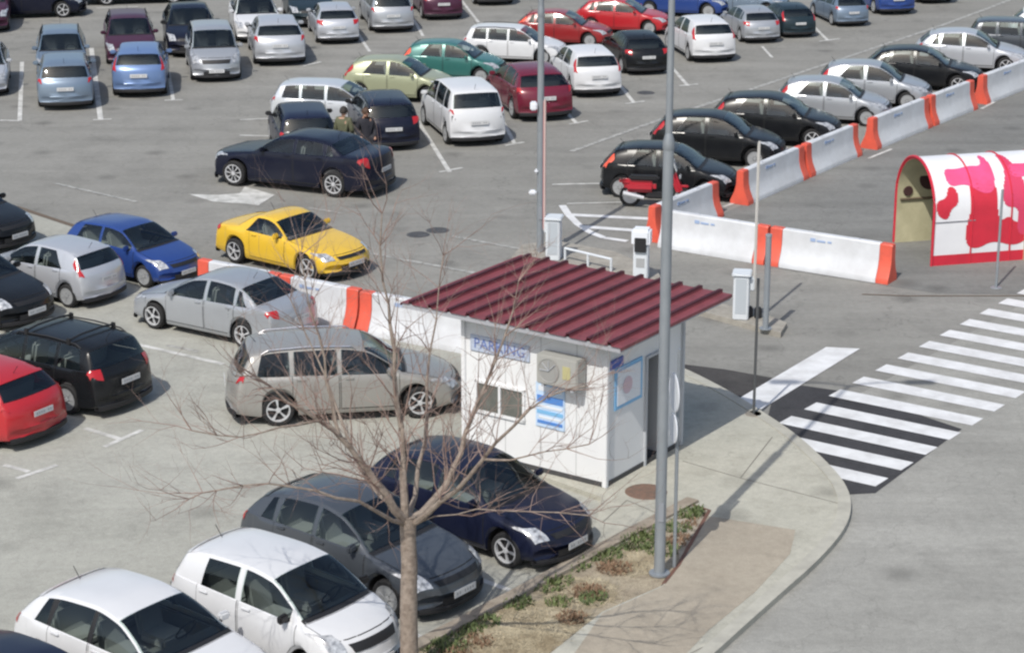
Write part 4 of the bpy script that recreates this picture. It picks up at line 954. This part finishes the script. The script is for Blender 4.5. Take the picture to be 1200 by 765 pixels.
# ------------------------------------------------------------------ scooter
p = (3.81, 57.11); sc = empty('scooter', (p[0], p[1], 0), R(-8)); tag(sc, 'red and black scooter leaning on its stand by the barriers', 'scooter')
RS = paint('scooter_red', (.42, .015, .03), 0, .3); 
def sp(name, mb, sm=True, par=None): return mb.build(name, par or sc, sm)
for x in (-.68, .68):
    b = MB(); b.lathe([(.20, -.055), (.255, -.055), (.29, -.02), (.29, .02), (.255, .055), (.20, .055)], TYRE, 22, 'y', (x, 0, .29)); w_ = sp('wheel', b)
    g = MB(); g.lathe([(.05, -.04), (.2, -.03), (.205, .03), (.05, .04), (.001, .045)], ALLOY, 18, 'y', (x, 0, .29)); sp('rim', g, True, w_)
b = MB(); b.tube([(.66, 0, .34), (.52, 0, .72), (.42, 0, 1.02)], [.045, .07, .04], BLACK, 8); sp('fork', b)
b = MB(); b.box((.54, 0, .70), (.18, .34, .62), RS, bev=.07, M4=Matrix.Rotation(R(-22), 4, 'Y')); b.box((.70, 0, .60), (.34, .14, .06), RS, bev=.025); sp('front_fairing', b)
b = MB(); b.box((.10, 0, .34), (.72, .30, .16), BLACK, bev=.05); sp('footboard', b)
b = MB(); b.box((-.42, 0, .58), (.86, .34, .34), RS, bev=.11); b.box((-.80, 0, .68), (.30, .20, .16), RS, bev=.06); sp('rear_body', b)
b = MB(); b.box((-.32, 0, .80), (.80, .30, .12), BLACK, bev=.05); sp('seat', b)
b = MB(); b.tube([(.38, -.36, 1.04), (.42, -.2, 1.06), (.44, 0, 1.02), (.42, .2, 1.06), (.38, .36, 1.04)], .022, BLACK, 6); sp('handlebar', b)
for y in (-.34, .34):
    b = MB(); b.tube([(.40, y*.8, 1.05), (.42, y*1.05, 1.22)], .008, BLACK, 5); b.box((.42, y*1.1, 1.26), (.03, .13, .09), BLACK, bev=.012); sp('mirror', b)
b = MB(); b.tube([(-.30, -.22, .30), (-.85, -.24, .42)], [.05, .07], ALLOY, 10); sp('exhaust', b)
b = MB(); b.box((.64, 0, .86), (.05, .20, .12), HEAD, bev=.02); sp('headlight', b)
b = MB(); b.box((-.95, 0, .70), (.04, .16, .08), TAIL, bev=.015); sp('tail_light', b)
b = MB(); b.box((.50, 0, 1.16), (.03, .34, .30), mat('scooter_screen', (.45, .48, .50), .15), bev=.012, M4=Matrix.Rotation(R(-20), 4, 'Y')); sp('windshield', b)
# ------------------------------------------------------------------ people by the estate cars
def person(px, rz, label, top, legs, hair, H=1.74, name='person'):
    r = None
    J = {'pel': (0, 0, .93), 'sp': (0, .01, 1.15), 'ch': (0, .0, 1.36), 'nk': (0, -.01, 1.49), 'hd0': (0, -.02, 1.57), 'hd': (0, -.03, 1.65), 'hd2': (0, -.02, 1.72),
         'shl': (.18, 0, 1.42), 'ell': (.25, .02, 1.14), 'wrl': (.22, -.14, .94), 'hnl': (.20, -.20, .88), 'shr': (-.18, 0, 1.42), 'elr': (-.26, .03, 1.14), 'wrr': (-.20, -.16, .98), 'hnr': (-.17, -.22, .94),
         'hpl': (.09, 0, .90), 'knl': (.11, -.03, .50), 'anl': (.12, .02, .10), 'tol': (.13, -.16, .04), 'hpr': (-.09, 0, .90), 'knr': (-.12, -.02, .50), 'anr': (-.13, .03, .10), 'tor': (-.15, -.15, .04)}
    RAD = {'pel': .15, 'sp': .14, 'ch': .155, 'nk': .055, 'hd0': .075, 'hd': .10, 'hd2': .085, 'shl': .075, 'shr': .075, 'ell': .05, 'elr': .05, 'wrl': .032, 'wrr': .032, 'hnl': .04, 'hnr': .04,
           'hpl': .10, 'hpr': .10, 'knl': .065, 'knr': .065, 'anl': .045, 'anr': .045, 'tol': .04, 'tor': .04}
    K = list(J); E = [('pel', 'sp'), ('sp', 'ch'), ('ch', 'nk'), ('nk', 'hd0'), ('hd0', 'hd'), ('hd', 'hd2'), ('ch', 'shl'), ('shl', 'ell'), ('ell', 'wrl'), ('wrl', 'hnl'), ('ch', 'shr'), ('shr', 'elr'), ('elr', 'wrr'), ('wrr', 'hnr'),
                      ('pel', 'hpl'), ('hpl', 'knl'), ('knl', 'anl'), ('anl', 'tol'), ('pel', 'hpr'), ('hpr', 'knr'), ('knr', 'anr'), ('anr', 'tor')]
    def skin(kk, ee, rad, nm, m, par=None):
        me = bpy.data.meshes.new(nm); me.from_pydata([J[k] for k in kk], [(kk.index(a), kk.index(c)) for a, c in ee], [])
        o = bpy.data.objects.new(nm, me); COL.objects.link(o); md = o.modifiers.new('s', 'SKIN')
        for i, k in enumerate(kk): me.skin_vertices[0].data[i].radius = (rad[k], rad[k])
        me.skin_vertices[0].data[0].use_root = True
        sb = o.modifiers.new('u', 'SUBSURF'); sb.levels = 2
        dg = bpy.context.evaluated_depsgraph_get(); m2 = bpy.data.meshes.new_from_object(o.evaluated_get(dg)); m2.name = nm
        bpy.data.objects.remove(o); m2.materials.clear(); m2.materials.append(m)
        m2.polygons.foreach_set('use_smooth', [True]*len(m2.polygons))
        return link(nm, m2, par)
    skinm = mat('skin', (.42, .24, .17), .6)
    r = skin(K, E, RAD, name, skinm); r.location = (px[0], px[1], .005); r.rotation_euler = (0, 0, rz); tag(r, label, 'person')
    tk = ['sp', 'pel', 'ch', 'shl', 'ell', 'wrl', 'shr', 'elr', 'wrr', 'nk']; rd = {k: RAD[k]+.022 for k in tk}; rd['nk'] = .068
    skin(tk, [('pel', 'sp'), ('sp', 'ch'), ('ch', 'nk'), ('ch', 'shl'), ('shl', 'ell'), ('ell', 'wrl'), ('ch', 'shr'), ('shr', 'elr'), ('elr', 'wrr')], rd, 'jacket', top, r)
    lk = ['pel', 'hpl', 'knl', 'anl', 'hpr', 'knr', 'anr']; rd = {k: RAD[k]+.018 for k in lk}
    skin(lk, [('pel', 'hpl'), ('hpl', 'knl'), ('knl', 'anl'), ('pel', 'hpr'), ('hpr', 'knr'), ('knr', 'anr')], rd, 'trousers', legs, r)
    b = MB(); V = []; F = []; n = 14
    for i in range(7):
        th = math.pi/2*i/6*1.25
        for k in range(n):
            q = 2*math.pi*k/n; back = .4*max(0, math.sin(q))
            V.append((.118*math.sin(th)*math.cos(q), -.015+.130*math.sin(th)*math.sin(q), 1.68+.125*math.cos(th)-back*.06*math.sin(th)))
    for i in range(6):
        for k in range(n): F.append((i*n+k, (i+1)*n+k, (i+1)*n+(k+1) % n, i*n+(k+1) % n))
    b.add(V, F, hair); b.build('hair', r, True)
    b = MB(); b.tube([(0, -.118, 1.665), (0, -.145, 1.635), (0, -.122, 1.628)], [.010, .016, .012], skinm, 6); b.build('nose', r, True)
    for s in (-1, 1):
        b = MB(); b.lathe([(.001, -.006), (.012, -.003), (.012, .003)], mat('eye_dark', (.03, .02, .02), .3), 8, 'y', (.035*s, -.120, 1.668)); b.build('eye', r, True)
        b = MB(); b.box((.105*s, -.02, 1.655), (.02, .045, .06), skinm, bev=.008); b.build('ear', r, True)
        b = MB(); b.box((.13*s, -.08, .045), (.10, .27, .09), mat('shoe_black', (.02, .02, .02), .6), bev=.03); b.build('shoe', r, True)
    b = MB(); b.box((0, -.118, 1.605), (.05, .008, .010), mat('lips', (.35, .13, .11), .5)); b.build('mouth', r)
    return r
HAIRD = mat('hair_dark', (.02, .016, .013), .7)
person((-4.75, 61.45), R(160), 'person in an olive green jacket with dark hair standing between the dark cars', mat('jacket_olive', (.10, .105, .06), .8), mat('trousers_dark', (.02, .02, .026), .8), HAIRD)
person((-4.12, 61.35), R(20), 'person in dark clothes standing behind the midnight saloon boot, right of the olive jacket', mat('jacket_black', (.022, .022, .03), .8), mat('trousers_dark', (.02, .02, .026), .8), mat('hair_brown', (.07, .04, .025), .7))
# ------------------------------------------------------------------ bare tree
BARK = mat('bark_grey_brown', (.30, .25, .21), .85, noise=(9, .9, (.16, .125, .10)), bump=(25, .6, .02))
TWIG = mat('twig_red_brown', (.30, .22, .19), .8, noise=(3, .8, (.14, .08, .06)))
tb = (-1.50, 29.45); tree = empty('bare_tree', (0, 0, 0)); tree.location = (tb[0], tb[1], .085)
tag(tree, 'leafless young tree with a pale grey trunk and reddish twigs by the bottom edge', 'tree')
O = Vector((tb[0], tb[1], .085)); rnd = random.Random(11)
def rel(pts): return [Vector(p)-O for p in pts]
def wob(pts, k=.03):
    out = [pts[0]]
    for i in range(len(pts)-1):
        a, c = pts[i], pts[i+1]
        for t in (.5, 1.): out.append(a.lerp(c, t)+Vector((rnd.uniform(-k, k), rnd.uniform(-k, k), rnd.uniform(-k, k)))*(1 if t < 1 else .3))
    return out
tr = rel([(-1.50, 29.44, 0.09), (-1.50, 29.44, 1.07), (-1.48, 29.45, 1.88), (-1.49, 29.46, 2.34), (-1.49, 29.47, 2.61)])
b = MB(); tr[0] = Vector((0, 0, -.05)); b.tube(wob(tr, .006), [.155, .135, .13, .125, .12, .118, .115, .12, .13], BARK, 14); b.build('trunk', tree, True)
LIMBS = [([(-1.49, 29.47, 2.51), (-1.53, 29.40, 2.82), (-1.56, 29.50, 3.28), (-1.58, 29.70, 3.88), (-1.67, 29.80, 4.62), (-1.72, 29.90, 5.35), (-1.83, 30.10, 5.92), (-1.83, 30.20, 6.89)], .075),
         ([(-1.52, 29.47, 2.51), (-1.68, 29.30, 2.79), (-1.93, 29.20, 3.23), (-2.13, 29.10, 3.59), (-2.40, 29.00, 3.99), (-2.69, 28.90, 4.27), (-3.10, 28.70, 4.62), (-3.49, 28.60, 5.03)], .080),
         ([(-1.46, 29.47, 2.49), (-1.30, 29.60, 2.61), (-0.96, 29.90, 2.90), (-0.74, 30.10, 3.32), (-0.59, 30.30, 3.76), (-0.35, 30.50, 4.31), (-0.10, 30.70, 4.90), (0.09, 30.90, 5.68)], .070),
         ([(-1.44, 29.47, 2.48), (-1.21, 29.20, 2.74), (-0.76, 28.80, 3.27), (-0.39, 28.50, 3.85), (0.02, 28.20, 4.46), (0.46, 28.00, 4.92), (1.02, 27.80, 5.16)], .055),
         ([(-1.53, 29.50, 2.47), (-1.66, 29.90, 2.43), (-1.94, 30.40, 2.55), (-2.28, 30.80, 2.87), (-2.61, 31.20, 3.60), (-2.91, 31.50, 4.31), (-3.32, 31.80, 5.15)], .055),
         ([(-1.52, 29.45, 2.46), (-1.69, 29.10, 2.69), (-2.13, 28.60, 3.18), (-2.68, 28.20, 3.51), (-3.28, 27.90, 3.73), (-3.95, 27.70, 3.71), (-4.32, 27.60, 3.63)], .038),
         ([(-1.48, 29.50, 2.52), (-1.41, 30.00, 2.71), (-1.29, 30.60, 3.28), (-1.27, 31.10, 4.04), (-1.12, 31.50, 4.91), (-1.02, 31.80, 5.81)], .050),
         ([(-2.40, 29.00, 3.99), (-2.50, 29.10, 4.48), (-2.60, 29.20, 5.07), (-2.80, 29.20, 5.81), (-2.90, 29.30, 6.52)], .034),
         ([(-0.39, 28.50, 3.85), (-0.02, 28.20, 3.94), (0.46, 28.00, 4.16), (1.03, 27.90, 4.30)], .022),
         ([(-1.44, 29.47, 2.43), (-1.09, 29.20, 2.72), (-0.48, 28.80, 2.99), (0.24, 28.50, 3.06), (1.05, 28.20, 3.15)], .014),
         ([(-2.69, 28.90, 4.27), (-3.15, 28.50, 4.32), (-3.70, 28.20, 4.28), (-4.30, 28.00, 4.44)], .024)]
TW_MB = MB(); nseg = [0]
def grow(p, d, L, r, lvl):
    n = 4 if lvl < 2 else 3; pts = [p]; q = p.copy(); dd = d.copy()
    for i in range(n):
        dd = (dd+Vector((rnd.gauss(0, .16), rnd.gauss(0, .16), rnd.gauss(.05, .12)))).normalized(); q = q+dd*(L/n); pts.append(q.copy())
    TW_MB.tube(pts, [r*(1-.75*i/n) for i in range(n+1)], TWIG if lvl else BARK, 4 if lvl else 5, cap=False); nseg[0] += 1
    if lvl < 3:
        for k in range(rnd.randint(3, 4) if lvl < 2 else rnd.randint(1, 3)):
            i = rnd.randint(1, n); a = Vector((rnd.gauss(0, 1), rnd.gauss(0, 1), rnd.gauss(.15, .7))).normalized()
            nd = (dd*.9+a*.75).normalized(); grow(pts[i], nd, L*rnd.uniform(.5, .75), r*.62*(1-.4*i/n), lvl+1)
for j, (pts, r0) in enumerate(LIMBS):
    P = wob(rel(pts), .035); n = len(P)
    b = MB(); b.tube(P, [max(.009, r0*(1-.88*(i/(n-1))**.8)) for i in range(n)], BARK, 8); b.build('limb', tree, True)
    for i in range(3, n):
        for c in range(2 if i < n-2 else 3):
            d = (P[i]-P[i-1]).normalized(); a = Vector((rnd.gauss(0, 1), rnd.gauss(0, 1), rnd.gauss(.3, .6))).normalized()
            grow(P[i], (d*.8+a*.8).normalized(), rnd.uniform(.55, 1.15), max(.007, r0*.22*(1-.5*i/n)), 1)
o = TW_MB.build('twigs', tree); o['kind'] = 'stuff'; print('twigs', nseg[0])
# ------------------------------------------------------------------ weeds, straw
def inside(p, poly):
    c = False; n = len(poly)
    for i in range(n):
        a, d = poly[i], poly[i-1]
        if (a[1] > p[1]) != (d[1] > p[1]) and p[0] < (d[0]-a[0])*(p[1]-a[1])/(d[1]-a[1])+a[0]: c = not c
    return c
LEAF = mat('weed_green', (.075, .105, .035), .7, noise=(2, .9, (.13, .16, .055))); STRAW = mat('dry_straw', (.52, .45, .31), .85, noise=(2.5, .9, (.30, .24, .15))); SPRIG = mat('weed_rust', (.20, .125, .075), .8)
rnd = random.Random(4)
def blades(name, spots, m, label, cnt, hh, ww, flat, rad):
    b = MB()
    for (cx, cy, R0) in spots:
        for k in range(int(cnt*R0*R0/(rad*rad))):
            a = rnd.uniform(0, 6.28); q = R0*math.sqrt(rnd.random()); x, y = cx+q*math.cos(a), cy+q*math.sin(a)
            if not inside((x, y), BED): continue
            h = hh*rnd.uniform(.4, 1.2)*(1-.5*q/R0); an = rnd.uniform(0, 6.28); l = rnd.uniform(.3, 1.3)*flat
            dx, dy = math.cos(an), math.sin(an); w_ = ww*rnd.uniform(.6, 1.3)
            z0 = .087
            b.add([(x-dy*w_/2, y+dx*w_/2, z0), (x+dy*w_/2, y-dx*w_/2, z0), (x+dx*l*.5+dy*w_*.5, y+dy*l*.5-dx*w_*.5, z0+h*.75), (x+dx*l*.5-dy*w_*.5, y+dy*l*.5+dx*w_*.5, z0+h*.75), (x+dx*l, y+dy*l, z0+h)], [(0, 1, 2, 3), (3, 2, 4)], m)
    return tag(b.build(name), label, None, None, 'stuff')
GR = [(*(0.55, 32.78), .42), (*(0.07, 32.00), .3), (*(0.95, 33.55), .38), (*(0.35, 33.55), .25), (*(1.49, 33.90), .35), (*(1.94, 34.44), .45), (*(2.24, 34.73), .35), (*(3.13, 35.63), .30), (*(3.30, 35.86), .2), (*(-0.72, 30.98), .3), (*(-0.40, 31.28), .25), (*(1.28, 32.12), .25), (*(-1.03, 30.39), .35), (*(-0.14, 32.71), .2), (*(2.84, 34.99), .25), (*(-1.12, 29.40), .4), (*(2.49, 34.08), .3), (*(0.74, 32.00), .22)]
blades('weeds', GR, LEAF, 'green weeds growing in clumps in the planting bed', 210, .13, .028, .09, .35)
RU = [(*(3.18, 35.10), .3), (*(2.87, 34.44), .3), (*(-0.52, 30.59), .25), (*(1.67, 33.31), .3), (*(1.22, 32.38), .3), (*(0.93, 31.43), .25), (*(-0.83, 30.10), .3)]
blades('rusty_weeds', RU, SPRIG, 'rust brown dead weeds in the planting bed', 260, .10, .02, .08, .3)
ST_ = [(*(0.39, 31.13), .9), (*(-0.13, 30.24), .9), (*(1.09, 32.38), .6), (*(1.96, 33.55), .5), (*(-0.50, 29.40), .9)]
blades('straw', ST_, STRAW, 'dry straw lying over the planting bed', 1200, .03, .012, .16, .6)
# ------------------------------------------------------------------ light, sky, camera
w = bpy.data.worlds.new('World'); C.world = w; w.use_nodes = True; nt = w.node_tree
sk = nt.nodes.new('ShaderNodeTexSky'); sk.sky_type = 'NISHITA'; sk.sun_disc = False; sk.sun_elevation = R(50); sk.sun_rotation = R(205); sk.dust_density = 2.5; sk.air_density = 1.2
nt.links.new(sk.outputs[0], nt.nodes['Background'].inputs[0]); nt.nodes['Background'].inputs[1].default_value = .12
s = bpy.data.objects.new('sun', bpy.data.lights.new('sun', 'SUN')); COL.objects.link(s)
s.data.energy = 3.3; s.data.angle = R(.5); s.data.color = (1., .96, .89); s.rotation_euler = (R(40), 0, R(-25)); s.location = (0, 0, 60)
cd = bpy.data.cameras.new('camera'); cam = bpy.data.objects.new('camera', cd); COL.objects.link(cam); C.camera = cam
cd.sensor_width = 36; cd.lens = 2600/1200*36; cd.clip_start = .5; cd.clip_end = 3000
cam.location = (0, 0, 14.8); cam.rotation_euler = (R(90-17.6), 0, 0)
C.cycles.filter_width = 2.4
C.render.resolution_x = 1024; C.render.resolution_y = 652
C.view_settings.view_transform = 'Standard'; C.view_settings.look = 'None'; C.view_settings.exposure = .1; C.view_settings.gamma = 1
